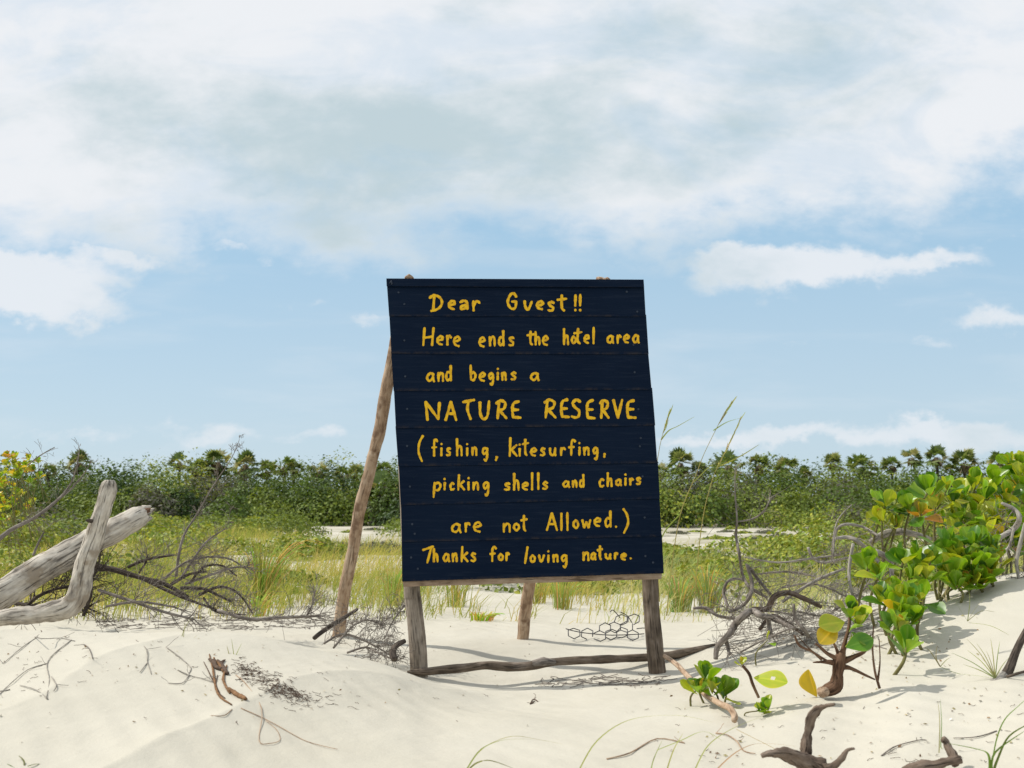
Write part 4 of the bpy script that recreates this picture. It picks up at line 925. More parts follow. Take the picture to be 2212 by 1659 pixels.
shrub('sea_lettuce_shrub', 'small sea lettuce clump with upright leaf blades left of the dune crown shrub', (1930, 1130, 6.1), [
    (1912, 1092, 5.9, 1, (1, 3, 2, 0, 0)), (1945, 1100, 5.9, 1.15, (3, 2, 0, 0, 0)), (1965, 1105, 5.85, 1.2, (3, 3, 0, 0, 0)), (1905, 1125, 5.9, .9, (0, 2, 5, 1, 0)), (1935, 1135, 5.9, .9, (0, 1, 4, 1, 0)), (1990, 1110, 5.8, .9, (0, 1, 2, 1, 3))], Wg, 8, size=.12)
shrub('sea_lettuce_shrub', 'bright green sea lettuce clump growing from the upper right sand slope', (2090, 1270, 5.3), [
    (2042, 1180, 5.3, 1.15, (5, 3, 0, 0, 0)), (2070, 1205, 5.25, 1.1, (1, 3, 4, 0, 0)), (2105, 1180, 5.3, 1.15, Wd), (2140, 1185, 5.3, 1.1, (5, 3, 0, 0, 0)), (2095, 1225, 5.2, 1.1, (1, 3, 4, .5, 0)), (2125, 1215, 5.2, 1.05, Wg), (2055, 1240, 5.2, 1.05, Wy),
    (2085, 1262, 5.15, .95, Wy), (2140, 1240, 5.2, .9, Wy), (2120, 1258, 5.15, .9, Wg), (2150, 1205, 5.3, .9, Wy), (2030, 1225, 5.25, 1, Wg), (2045, 1205, 5.3, 1, Wd), (2105, 1250, 5.15, .95, Wd), (2065, 1265, 5.1, .8, Wg), (2145, 1222, 5.2, .9, Wg)], Wg, 9, size=.115)
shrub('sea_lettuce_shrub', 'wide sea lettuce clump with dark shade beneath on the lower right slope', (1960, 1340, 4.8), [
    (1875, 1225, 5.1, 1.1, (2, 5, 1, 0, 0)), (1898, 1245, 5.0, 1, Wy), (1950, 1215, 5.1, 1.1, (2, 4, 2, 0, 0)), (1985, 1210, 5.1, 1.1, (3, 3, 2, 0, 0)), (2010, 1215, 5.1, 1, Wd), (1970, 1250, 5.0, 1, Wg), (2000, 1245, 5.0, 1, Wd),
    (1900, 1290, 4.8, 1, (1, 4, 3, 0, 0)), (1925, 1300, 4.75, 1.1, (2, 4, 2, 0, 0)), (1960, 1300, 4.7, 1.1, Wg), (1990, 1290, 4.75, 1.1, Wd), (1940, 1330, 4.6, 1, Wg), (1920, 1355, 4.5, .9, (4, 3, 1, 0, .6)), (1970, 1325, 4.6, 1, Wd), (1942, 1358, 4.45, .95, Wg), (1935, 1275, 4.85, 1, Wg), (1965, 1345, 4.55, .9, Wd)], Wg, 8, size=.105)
shrub('sea_lettuce_plant', 'single low green leaf rosette on bare sand below the wide clump', (1962, 1412), [(1958, 1398, 4.15, 1.25, Wd)], Wd, 9, 'plant', size=.09)
shrub('sea_lettuce_seedling', 'round leaved green seedling behind the slanting stick', (1535, 1515), [(1524, 1462, 4.15, .95, Wd), (1540, 1492, 4.1, .9, Wg), (1566, 1498, 4.1, .95, Wd), (1508, 1488, 4.12, .8, Wg)], Wd, 8, 'plant', size=.088, stem_r=.005)
shrub('sea_lettuce_seedling', 'tiny spiky green sprout flat on the sand under the single big leaf', (1655, 1545), [(1657, 1528, 3.85, 1, (1, 4, 2, 0, 0)), (1645, 1535, 3.85, .8, Wg)], Wg, 8, 'plant', size=.055, stem_r=.003)
shrub('sea_lettuce_seedling', 'very small two leaved sprout uphill of the seedlings', (1672, 1398), [(1658, 1383, 4.75, 1, Wg)], Wg, 3, 'plant', size=.06, stem_r=.004)
# stem with one big leaf
bl = empty('sea_lettuce_cutting', G(1640, 1500), 'upright brown stem with buds and one large hole-pierced green leaf', 'plant')
px_tube('stem', [(1639, 1507, 3.95, 3), (1626, 1478, 3.95, 3.5), (1618, 1455, 3.95, 3.5), (1604, 1438, 3.95, 3)], W_brown, bl)
rosette(bl, P(1602, 1432, 3.95), .035, 7, Wy)
def big_leaf(parent, cpt, d, up_, size, mat, hole=None, fold=.1):
    mb = MB(); nu, nv = 17, 13
    x = d.normalized(); z = (up_ - x * up_.dot(x)).normalized(); y = z.cross(x); idx = {}
    for i in range(nu):
        u = i / (nu - 1); w = .36 * (math.sin(math.pi * min(1, u * .97 + .015)) ** .8) * (.55 + .75 * u)
        for j in range(nv):
            s = (j / (nv - 1) - .5) * 2
            q = cpt + (x * u + y * s * w + z * (fold * abs(s) ** 1.5 * w * 2 - .12 * (u - .5) ** 2)) * size
            idx[i, j] = len(mb.v); mb.v.append(q); mb.g.append((u, s * .8, 3))
    for i in range(nu - 1):
        for j in range(nv - 1):
            if hole and (i, j) in hole: continue
            mb.f.append((idx[i, j], idx[i + 1, j], idx[i + 1, j + 1], idx[i, j + 1]))
    return mb.build('leaf', mat, parent)
big_leaf(bl, P(1628, 1462, 3.93), P(1692, 1472, 3.85) - P(1628, 1462, 3.93), Vector((.2, -.75, .6)), .145, LM[2], {(8, 7), (9, 7), (9, 6), (8, 6)}, .05)
# stump
stp = empty('shrub_stump', G(1795, 1490), 'knotty reddish brown stump with spreading bare twigs and a few big leaves', 'stump')
YS = 3.95
for nm, t in (('trunk', [(1772, 1496, 9), (1788, 1490, 14), (1806, 1478, 15), (1808, 1455, 12), (1812, 1432, 13), (1818, 1410, 8)]),
    ('limb', [(1818, 1420, 8), (1826, 1385, 4), (1834, 1353, 3.5), (1836, 1320, 3)]), ('limb', [(1812, 1435, 8), (1795, 1431, 6), (1775, 1430, 3), (1756, 1431, 1.2)]), ('limb', [(1812, 1425, 7), (1788, 1412, 4), (1772, 1398, 3), (1761, 1390, 2)]),
    ('limb', [(1815, 1420, 6), (1806, 1400, 3), (1795, 1375, 2)]), ('limb', [(1820, 1428, 8), (1845, 1418, 5), (1870, 1404, 3.5), (1880, 1372, 2.5)]), ('limb', [(1815, 1440, 8), (1836, 1443, 4), (1868, 1458, 3), (1890, 1468, 1.5)]),
    ('limb', [(1790, 1430, 3), (1762, 1412, 2), (1742, 1395, 1.2), (1722, 1372, .8)]), ('limb', [(1775, 1425, 3), (1755, 1408, 2.4), (1728, 1395, 3), (1716, 1372, 2)]), ('limb', [(1900, 1487, 3), (1890, 1450, 2.5), (1885, 1402, 2), (1887, 1350, 1.2)]), ('limb', [(1896, 1470, 2.5), (1901, 1430, 1.5), (1899, 1380, 1)])):
    px_tube(nm, [(a, b_, YS, r) for a, b_, r in t], W_brown, stp, sides=12 if nm == 'trunk' else 7, lump=.28 if nm == 'trunk' else .15, lumpf=12)
mb = MB(); tube(mb, [(P(1782, 1494, 3.88), px_r(10, 3.9)), (P(1776, 1495, 3.84), px_r(11, 3.9))], 12, 2, .2); mb.build('cut_face', W_leg, stp)
rosette(stp, P(1838, 1325, YS), .085, 9, Wd); rosette(stp, P(1852, 1345, YS - .02), .075, 6, Wg)
rosette(stp, P(1845, 1372, YS), .08, 6, Wd, Vector((.2, -.3, -.3)))
big_leaf(stp, P(1825, 1342, 3.9), P(1775, 1350, 3.86) - P(1825, 1342, 3.9), Vector((-.1, -.8, .55)), .13, LM[2], None, .06)
big_leaf(stp, P(1808, 1350, 3.88), P(1775, 1385, 3.84) - P(1808, 1350, 3.88), Vector((-.1, -.8, .5)), .12, LM[3], None, .06)['label'] = 'yellow orange dying leaf'
big_leaf(stp, P(1828, 1398, 3.9), P(1868, 1385, 3.9) - P(1828, 1398, 3.9), Vector((.1, -.8, .5)), .12, LM[0], None, .06)
yl = empty('fallen_leaf', G(1762, 1500), 'curled yellow and green leaf standing in the sand left of the stump', 'leaf')
_yb = G(1764, 1506); big_leaf(yl, _yb, P(1744, 1440, _yb.y - .01) - _yb, Vector((-.8, -.6, .1)), .12, LM[3], None, .42)

# yellow shrub at left edge
shrub('yellow_shrub', 'yellow and lime leaved shrub cut off by the left edge behind the driftwood', (10, 1130, 6.8), [
    (8 + rnd.uniform(-60, 80) * f, 1050 + rnd.uniform(-70, 75), 6.6 + rnd.uniform(-.2, .5), 1, rnd.choice(((0, 2, 4, 3, .5), (0, 3, 4, 1, 0), (0, 1, 2, 3, 2)))) for f in [rnd.random() ** .6 for _ in range(46)]] +
    [(62, 990, 6.6), (55, 1005, 6.6), (70, 1015, 6.6), (85, 1030, 6.6), (45, 1020, 6.6)], (0, 2, 4, 2, .4), 10, size=.046, stem_r=.003)

# ================================================================ wire netting
wn = empty('wire_netting', P(1330, 1362, 6.2), 'torn scrap of dark hexagonal wire netting in the sand left of the right post', 'wire netting')
segs = set(); a_ = 14.5
def hexpt(i, j): return None
cells = [(0, 0), (1, 0), (2, 0), (3, 0), (4, 0), (1, 1), (2, 1), (3, 1), (2, 2), (3, 2), (-1, 0)]
ptsd = {}
for (ci, cj) in cells:
    cx = 1268 + ci * 25 + cj * 12.5 + 3 * math.sin(cj * 2 + ci); cy = 1370 - cj * 15 + 3 * math.sin(ci * 1.7)
    vs_ = [(round(cx + 14 * math.cos(R(60 * k + 30)), 0), round(cy + 11.5 * math.sin(R(60 * k + 30)), 0)) for k in range(6)]
    vs_ = [min(ptsd, key=lambda q: abs(q[0] - v[0]) + abs(q[1] - v[1])) if ptsd and min(abs(q[0] - v[0]) + abs(q[1] - v[1]) for q in ptsd) < 5 else v for v in vs_]
    for v in vs_: ptsd[v] = 1
    for k in range(6):
        s_ = tuple(sorted((vs_[k], vs_[(k + 1) % 6])));
        segs.add(s_)
for s_ in sorted(segs):
    if rnd.random() < .1: continue
    mb = MB(); (a, b_), (c, d) = s_
    y0 = 6.5 - (b_ - 1366) * .006 + .05 * math.sin(a * .1); y1 = 6.5 - (d - 1366) * .006 + .05 * math.sin(c * .1)
    a, b_, c, d = a + 1.2 * math.sin(b_), b_ + 1.2 * math.sin(a), c + 1.2 * math.sin(d), d + 1.2 * math.sin(c)
    tube(mb, [(P(a, b_, y0), .0035), (P(c, d, y1), .0035)], 5, 2); mb.build('wire', M_wire, wn)
for t in ([(1222, 1358), (1240, 1363), (1262, 1367)], [(1262, 1367), (1320, 1372), (1392, 1369)], [(1340, 1335), (1325, 1318), (1318, 1322)], [(1365, 1345), (1355, 1330), (1340, 1322)], [(1375, 1358), (1395, 1357), (1402, 1368)]):
    mb = MB(); tube(mb, [(P(x, y, 6.45), .0035) for x, y in t], 5, 3); mb.build('wire', M_wire, wn)

# ================================================================ sea oats and traced grasses
GREEN, STRAW, PALE = (.24, .29, .08), (.44, .40, .17), (.42, .40, .22)
def blade(mb, pts, w, tint):
    """flat bent blade along world points"""
    pts = catmull([(Vector(p), 0) for p in pts], 5); n = len(pts); b0 = len(mb.v)
    side = Vector((rnd.uniform(-1, 1), rnd.uniform(-.6, .2), 0)).normalized() if rnd.random() < .3 else Vector((.9, -.35, .1)).normalized()
    for i, (p, _) in enumerate(pts):
        t = i / (n - 1); d = (pts[min(n - 1, i + 1)][0] - pts[max(0, i - 1)][0]).normalized()
        s = (side - d * side.dot(d)); s = s.normalized() if s.length > .1 else d.cross(Vector((0, 1, 0))).normalized()
        ww = w * (1 - t ** 2 * .85)
        mb.v += [p - s * ww, p + d.cross(s) * ww * .35, p + s * ww]; mb.c += [tint] * 3
    for i in range(n - 1):
        a = b0 + i * 3; mb.f += [(a, a + 1, a + 4, a + 3), (a + 1, a + 2, a + 5, a + 4)]
def oat(label, stalk, head, side_leaf=None):
    e = empty('sea_oat', P(stalk[0][0], stalk[0][1], 6.3), label, 'sea oats', 'tall seed stalks right of the sign')
    mb = MB(); tube(mb, [(P(x, y, 6.3), .0032 if i < len(stalk) / 2 else .0020) for i, (x, y) in enumerate(stalk)], 5, 4, tint=STRAW if len(stalk) > 4 else GREEN); mb.build('stalk', M_grass, e)
    hb = MB()
    p0, p1 = P(*stalk[head][:2], 6.3), P(*stalk[-1][:2], 6.3)
    for k in range(26):
        f = k / 25; c = p0.lerp(p1, f); d = (p1 - p0).normalized()
        q = c + d * .05 + Vector((rnd.uniform(-.012, .012), rnd.uniform(-.01, .01), 0)); blade(hb, [c, c.lerp(q, .5) + Vector((.003, 0, .002)), q], .0032, tuple(x * rnd.uniform(.8, 1.2) for x in (.50, .50, .24)))
    tag(hb.build('seed_head', M_grass, e))
    lb = MB()
    for (pts_) in (side_leaf or []): blade(lb, [P(x, y, 6.3) for x, y in pts_], .005, tuple(x * rnd.uniform(.8, 1.2) for x in GREEN))
    if lb.v: lb.build('leaf_blade', M_grass, e)
oat('tallest pale green seed stalk leaning right beside the sign', [(1440, 1330), (1450, 1230), (1470, 1110), (1503, 1027), (1521, 980), (1553, 915), (1566, 890), (1582, 868)], 5, [[(1541, 930), (1570, 912), (1600, 903)], [(1470, 1110), (1430, 1160), (1420, 1240)], [(1500, 1040), (1530, 1010), (1545, 1000)]])
oat('thicker yellow seed stalk right of the tallest one', [(1498, 1330), (1508, 1200), (1520, 1110), (1532, 1060), (1547, 1015), (1573, 965), (1601, 903)], 4, [[(1552, 1008), (1600, 985), (1640, 960)]])
oat('short seed head peeping past the right edge of the board', [(1425, 1300), (1415, 1150), (1418, 1020), (1423, 977), (1432, 936), (1448, 888)], 4, [[(1428, 950), (1445, 930), (1465, 920), (1500, 900)]])
def tuft(name, label, blades, Yd, w=.003, tint=GREEN, cat='grass tuft', mat=None):
    a = blades[0][0]; e = None
    mb = MB()
    for bl_ in blades:
        t = tuple(x * rnd.uniform(.8, 1.25) for x in tint)
        blade(mb, [P(x, y, Yd + .03 * i) for i, (x, y) in enumerate(bl_)], w, t)
    o = mb.build(name, mat or M_grass, None, origin=P(a[0], a[1], Yd)); return tag(o, label, cat)
tuft('grass_tuft', 'arched pale grass blades springing from the bottom edge near the middle', [[(1005, 1665), (1030, 1630), (1060, 1606), (1110, 1590), (1165, 1598), (1215, 1607)], [(1010, 1665), (1030, 1648), (1060, 1643), (1110, 1660)], [(1008, 1662), (1040, 1618), (1090, 1598), (1150, 1597)]], 2.95, .0028, (.24, .26, .08))
tuft('grass_tuft', 'thick green grass blade curving up at the lower right corner', [[(2140, 1670), (2152, 1600), (2170, 1555), (2200, 1525), (2240, 1490)], [(2145, 1670), (2155, 1640), (2180, 1590), (2230, 1560)], [(2138, 1668), (2135, 1630), (2110, 1618), (2050, 1606)], [(2142, 1668), (2150, 1625), (2212, 1580)]], 2.95, .004, (.15, .22, .05))
tuft('grass_tuft', 'loose thin straw coloured runners crossing the sand left of the dark root', [[(1500, 1665), (1530, 1610), (1580, 1575), (1640, 1550)], [(1440, 1665), (1455, 1620), (1475, 1585)], [(1250, 1665), (1290, 1600), (1360, 1555), (1460, 1545), (1540, 1560)], [(1545, 1665), (1590, 1625), (1640, 1606), (1720, 1612)], [(1420, 1620), (1470, 1600), (1520, 1580), (1560, 1600)], [(1405, 1670), (1412, 1640), (1430, 1600)], [(1590, 1575), (1640, 1600), (1720, 1640), (1790, 1665)]], 3.1, .0024, (.36, .33, .17))
tuft('grass_tuft', 'sparse grass wisps on the right slope beside the low rosette', [[(2090, 1342), (2070, 1310), (2062, 1290)], [(2090, 1342), (2095, 1300), (2092, 1270)], [(2090, 1342), (2120, 1320), (2150, 1322)], [(2092, 1345), (2140, 1352), (2180, 1372)], [(2045, 1300), (2030, 1280), (2020, 1270)], [(2045, 1300), (2070, 1285), (2085, 1280)], [(2090, 1342), (2110, 1310), (2130, 1290)], [(2045, 1300), (2042, 1280), (2050, 1262)]], 4.3, .0022, (.26, .27, .13))
tuft('grass_tuft', 'spiny pale green grass tuft around the root end of the buried branch', [[(2150, 1465), (2150 + dx_ * .5, 1465 - dy_ * .6), (2150 + dx_, 1465 - dy_)] for dx_, dy_ in [(-70, 30), (-60, 60), (-45, 20), (-40, 75), (-20, 60), (-10, 85), (10, 80), (-85, 10), (-30, 45), (30, 45), (55, 15), (50, -15), (-95, 55), (-62, 85)]], 3.85, .002, (.30, .31, .15))
tuft('grass_tuft', 'small arched grass runner on the sand right of the low rosette', [[(2031, 1440), (2022, 1420), (2024, 1395)], [(2031, 1440), (2045, 1425), (2055, 1420)], [(2031, 1440), (2060, 1452), (2095, 1462), (2130, 1478)], [(2031, 1440), (2010, 1408), (1998, 1398)]], 4.0, .0022, (.2, .22, .09))
tuft('grass_tuft', 'short pale tuft behind the brown husk on the left bank', [[(500, 1445), (495, 1415), (490, 1395)], [(500, 1445), (510, 1415), (522, 1390)], [(500, 1445), (505, 1420), (500, 1380)], [(500, 1445), (485, 1425), (476, 1412)]], 4.2, .0028, (.27, .30, .12))
tuft('grass_tuft', 'upright thin yellow tuft uphill of the brown husk', [[(370, 1450), (382, 1410), (398, 1360), (412, 1335)], [(372, 1450), (378, 1415), (375, 1390)], [(380, 1448), (400, 1400), (425, 1372)], [(374, 1450), (392, 1405), (400, 1340)]], 4.35, .0024, (.30, .30, .12))
tuft('grass_tuft', 'few dark green blades poking in at the bottom left corner', [[(30, 1665), (60, 1650), (90, 1655)], [(50, 1665), (52, 1645), (40, 1632)], [(30, 1660), (10, 1650), (-10, 1655)], [(60, 1655), (85, 1650), (100, 1668)]], 2.95, .003, (.13, .17, .05))
tuft('grass_tuft', 'two thin vertical blades on the rippled sand right of the stump', [[(2032, 1615), (2034, 1560), (2031, 1510)], [(2028, 1640), (2030, 1560), (2026, 1515)], [(2040, 1650), (2036, 1625), (2030, 1600)]], 3.2, .0018, (.36, .36, .2))
# tall bright tuft behind the brace pole
def tuft3(label, px, py, Y, n, h, spread, tint, w=.005):
    c = G(px, py) if Y is None else P(px, py, Y); c.z = gz(c.x, c.y); mb = MB()
    for k in range(n):
        a = rnd.uniform(0, 6.28); s = spread * rnd.random() ** .7; hh = h * rnd.uniform(.55, 1.1)
        b0_ = c + Vector((math.cos(a), math.sin(a), 0)) * rnd.uniform(0, .09); b0_.z = gz(b0_.x, b0_.y) - .01
        d = Vector((math.cos(a), math.sin(a), 0)) + Vector((.4, 0, 0))
        blade(mb, [b0_, b0_ + d * s * .25 * hh + Vector((0, 0, hh * .55)), b0_ + d * s * hh * .8 + Vector((0, 0, hh * .9)), b0_ + d * s * 1.3 * hh + Vector((0, 0, hh * .85))], w * .6, tuple(x * rnd.uniform(1.0, 1.9) for x in (tint if rnd.random() < .75 else (.40, .27, .10))))
    return tag(mb.build('grass_clump', M_grass, None, origin=c), label, 'grass clump', 'bunch grass clumps behind the dune')
tuft3('tall bright green bunch grass clump with orange base left of the brace pole', 565, 1285, 8.3, 150, .62, .5, (.18, .24, .05), .006)
tuft3('low lime grass sprig on sand in front of the tall bunch grass', 558, 1318, 7.5, 45, .2, .6, (.28, .33, .08))
tuft3('bunch grass clump beside the left edge of the board', 848, 1255, 8.6, 90, .36, .5, (.20, .26, .07))
tuft3('small lime plant sprig on sand below the board centre', 1040, 1315, 7.4, 60, .075, 1.0, (.26, .38, .04), .009)
tuft3('orange based grass clump seen under the board left of the middle', 985, 1300, 8.3, 70, .3, .4, (.24, .26, .07))
tuft3('grass clump seen under the board near the right post', 1215, 1300, 8.2, 70, .3, .5, (.24, .28, .08))
tuft3('straw yellow grass clump between board bottom and back pole', 1160, 1298, 8.5, 60, .26, .5, (.27, .28, .09))
tuft3('green bunch grass clump right of the right post', 1470, 1305, 8.1, 110, .34, .6, (.19, .25, .08))
tuft3('wispy dune grass clump left of the twisted dead shrub', 1530, 1280, 8.0, 110, .42, .6, (.20, .25, .09))

# ================================================================ traced litter on the sand
def gtrace(name, label, traces, mat, r=.003, cat='twig', lift=.004):
    e = empty(name, G(*traces[0][0][:2]), label, cat)
    for t in traces:
        mb = MB(); pts_ = [(G(x + rnd.uniform(-2, 2), y + rnd.uniform(-2, 2)) + Vector((0, 0, r * .8 + lift * math.sin(i * 2.0) ** 2)), r * (1 - .5 * i / len(t))) for i, (x, y) in enumerate(t)]
        tube(mb, pts_, 6, 4, .25, lumpf=25)
        if r > .002:
            for q_ in range(len(pts_)):
                if rnd.random() < .55:
                    a0 = rnd.uniform(0, 6.28); twig(mb, pts_[q_][0], Vector((math.cos(a0), math.sin(a0), .25)), rnd.uniform(.03, .09), r * .5, 0, 0, .3, 4)
        mb.build('twig', mat, e)
    return e
cvt = lambda L_: [(x / 2.954, 1267.3 + y / 2.954) for x, y in L_]
gtrace('forked_twig', 'long forked grey twig spread over the bright left sand bank', [cvt([(160, 250), (230, 325), (380, 330), (475, 345)]), cvt([(450, 345), (340, 430), (300, 500), (315, 600), (300, 720)]), cvt([(300, 490), (170, 540), (50, 640), (0, 690)]), cvt([(300, 720), (230, 670), (130, 640)]), cvt([(330, 580), (355, 640), (340, 670)]), cvt([(60, 665), (0, 680), (-30, 670)]), cvt([(240, 320), (140, 400), (20, 500)])], W_pale, .0024)
gtrace('bent_twig', 'short bent twig on the left bank right of the forked twig', [cvt([(865, 345), (930, 410), (942, 480), (968, 560)]), cvt([(942, 500), (890, 550)])], W_pale, .0022)
gtrace('bent_twig', 'small curved twig between the forked twig and the bent twig', [cvt([(535, 370), (565, 410), (588, 468)])], W_grey, .003)
gtrace('bent_twig', 'zigzag twig leading towards the brown husk', [cvt([(1060, 390), (1150, 455), (1222, 520), (1210, 560)]), cvt([(1140, 540), (1210, 570), (1300, 590), (1370, 620)]), cvt([(1210, 560), (1160, 620), (1070, 625)])], W_pale, .0024)
gtrace('grass_runner', 'long thin dry runner looping over the smooth sand below the husk', [cvt([(1500, 560), (1570, 620), (1670, 780), (1650, 990), (1720, 1012), (1785, 990), (1760, 920), (1690, 870)]), cvt([(1540, 780), (1670, 850), (1800, 910), (1960, 990), (2150, 1050)]), cvt([(1480, 790), (1430, 835), (1350, 830)])], W_leg, .0018, 'dry runner')
hk = empty('dry_husk', G(487, 1478), 'torn brown husk with curled stems sitting on the left sand bank', 'husk')
for t, m_, r in (([(452, 1428), (460, 1434), (468, 1446), (478, 1450)], M_weed, 5), ([(462, 1424), (466, 1436), (474, 1440), (482, 1454)], M_husk, 4), ([(470, 1430), (478, 1440), (484, 1450), (492, 1460)], M_weed, 5), ([(474, 1445), (480, 1432), (486, 1428)], M_weed, 3), ([(452, 1415), (460, 1450), (470, 1500), (500, 1524)], M_husk, 2.2), ([(494, 1490), (506, 1500), (520, 1508), (532, 1513)], M_husk, 4.5), ([(470, 1460), (466, 1490), (486, 1510)], M_weed, 1.8), ([(440, 1430), (460, 1470), (475, 1500)], M_weed, 1.4), ([(490, 1440), (482, 1470), (496, 1500)], M_husk, 3)):
    mb = MB(); tube(mb, [(G(x, y) + Vector((0, 0, px_r(r * .7, 4))), px_r(r * (.5 if i in (0, len(t) - 1) else 1), 4)) for i, (x, y) in enumerate(t)], 7, 4, .5, lumpf=20); mb.build('husk_shred', m_, hk)
def scatter_strands(name, label, region, n, mat, ln, r, cat, kind='stuff'):
    """region(): returns px,py"""
    mb = MB()
    for k in range(n):
        px, py = region(); p = G(px, py); a = rnd.uniform(0, 6.28); q = p.copy(); pts_ = []
        L2 = ln * rnd.uniform(.4, 1.3)
        for i in range(4):
            pts_.append((q + Vector((0, 0, r + rnd.random() * .006)), r)); a += rnd.gauss(0, .6)
            q = q + Vector((math.cos(a), math.sin(a), 0)) * L2 / 3; q.z = gz(q.x, q.y)
        tube(mb, pts_, 4, 1, 0, cap=False)
    return tag(mb.build(name, mat, None), label, cat, kind=kind)
def reg_weed():
    t = rnd.random(); return 512 + 145 * t + rnd.gauss(0, 9), 1442 + 68 * t + rnd.gauss(0, 12 - 4 * t)
scatter_strands('seaweed_patch', 'dark dried seaweed scraps strewn right of the brown husk', reg_weed, 300, M_weed, .032, .0011, 'seaweed')
def reg_any():
    z = rnd.random()
    if z < .35: return rnd.uniform(1450, 2200), rnd.uniform(1500, 1655)
    if z < .6: return rnd.gauss(660, 50), rnd.gauss(1515, 14)
    if z < .7: return rnd.uniform(1150, 1430), rnd.uniform(1478, 1490) + 0
    if z < .8: return rnd.gauss(100, 60), rnd.uniform(1370, 1520)
    return rnd.uniform(300, 1500), rnd.uniform(1385, 1560)
scatter_strands('sand_litter', 'tiny dark plant scraps dotted over the foreground sand', reg_any, 150, M_weed, .03, .0009, 'litter')
scatter_strands('twig_litter', 'thin dark rootlets lying in the hollow before the right post', lambda: (rnd.uniform(1180, 1440), 1482 - abs(rnd.gauss(0, 5)) - (max(0, rnd.uniform(-10, 14)))), 60, W_grey, .16, .0022, 'rootlets')
scatter_strands('brushwood_litter', 'fine grey brushwood scraps along the sand behind the left dune crest', lambda: (rnd.uniform(220, 850), 1348 + (rnd.random() - .8) * 26 + max(0, (rnd.uniform(0, 1)) * 10)), 330, W_grey, .12, .0022, 'brushwood')
scatter_strands('brushwood_litter', 'fine pale brushwood scraps scattered under the dead shrubs on the right dune', lambda: (rnd.uniform(1570, 1900), rnd.uniform(1290, 1400) - 0), 420, W_pale, .14, .0024, 'brushwood')
def flakes(name, label, region, n, size):
    C2, T2 = [], []
    for k in range(n):
        p = G(*region()); C2.append((p.x, p.y, p.z + .004)); T2.append(rnd.choice(((.26, .17, .09), (.16, .10, .06), (.40, .33, .2), (.62, .58, .5), (.30, .26, .12))))
    nr = rng.normal(0, .4, (n, 3)) + np.array([0, 0, 1]); me = leaves_np(name, np.array(C2), nr, size * rng.uniform(.4, 1.5, n), np.array(T2)); me.materials.append(M_litter)
    return tag(link(name, me), label, 'litter', kind='stuff')
def reg_right():
    return (rnd.gauss(1880, 120), rnd.gauss(1400, 45)) if rnd.random() < .6 else (rnd.uniform(1450, 2212), rnd.uniform(1480, 1655))
flakes('leaf_litter', 'small dry leaf flakes and shell bits on the sand around the green shrubs', reg_right, 260, .007)
flakes('leaf_litter', 'small dry flakes and shell bits along the left dune crest and centre sand', lambda: (rnd.uniform(0, 1450), 1350 + abs(rnd.gauss(0, 90))), 220, .0055)
scatter_strands('brushwood_litter', 'pale fine twigs mixed through the lower edge of the green shrubs', lambda: (lambda t: (1700 + 420 * t + rnd.gauss(0, 40), 1330 - 170 * t + rnd.gauss(0, 30)))(rnd.random()), 350, W_pale, .16, .0024, 'brushwood')
gtrace('bent_twig', 'little dark curled scrap alone on the sand below the board', [[(1146, 1520), (1150, 1514), (1158, 1514), (1163, 1518)], [(1148, 1521), (1156, 1519)]], M_weed, .0035)
gtrace('bent_twig', 'thin zigzag twig on the sand right of the dark root', [[(2152, 1580), (2110, 1595), (2060, 1600)], [(1905, 1635), (1935, 1618), (1985, 1600), (2000, 1602)]], W_grey, .0024)
gtrace('bent_twig', 'forked rootlet on the sand below the slanting stick', [[(1548, 1584), (1570, 1590), (1590, 1605), (1605, 1625), (1632, 1632)], [(1310, 1640), (1360, 1630), (1420, 1600), (1480, 1605)]], W_leg, .003)

# ================================================================ background vegetation
def blades_np(name, base, h, w, lean, tint):
    """N blades of three quads; lean (N,2) horizontal tip offset"""
    n = len(base); T = np.array([0, .4, .75, 1.0]); Wt = np.array([1, .85, .55, .08])
    ang = rng.uniform(0, 2 * np.pi, n); sd_ = np.stack([np.cos(ang), np.sin(ang) * .5, np.zeros(n)], 1)
    co = np.zeros((n, 8, 3))
    for i, t in enumerate(T):
        c = base + np.stack([lean[:, 0] * t ** 2, lean[:, 1] * t ** 2, h * (t - .22 * t ** 3 * np.minimum(1, np.hypot(lean[:, 0], lean[:, 1]) / h))], 1)
        co[:, 2 * i] = c - sd_ * (w * Wt[i])[:, None]; co[:, 2 * i + 1] = c + sd_ * (w * Wt[i])[:, None]
    b0_ = (np.arange(n) * 8)[:, None]
    q = np.concatenate([b0_ + np.array([0, 1, 3, 2]), b0_ + np.array([2, 3, 5, 4]), b0_ + np.array([4, 5, 7, 6])], 0)
    return np_mesh(name, co.reshape(-1, 3), q, np.repeat(tint, 8, 0))
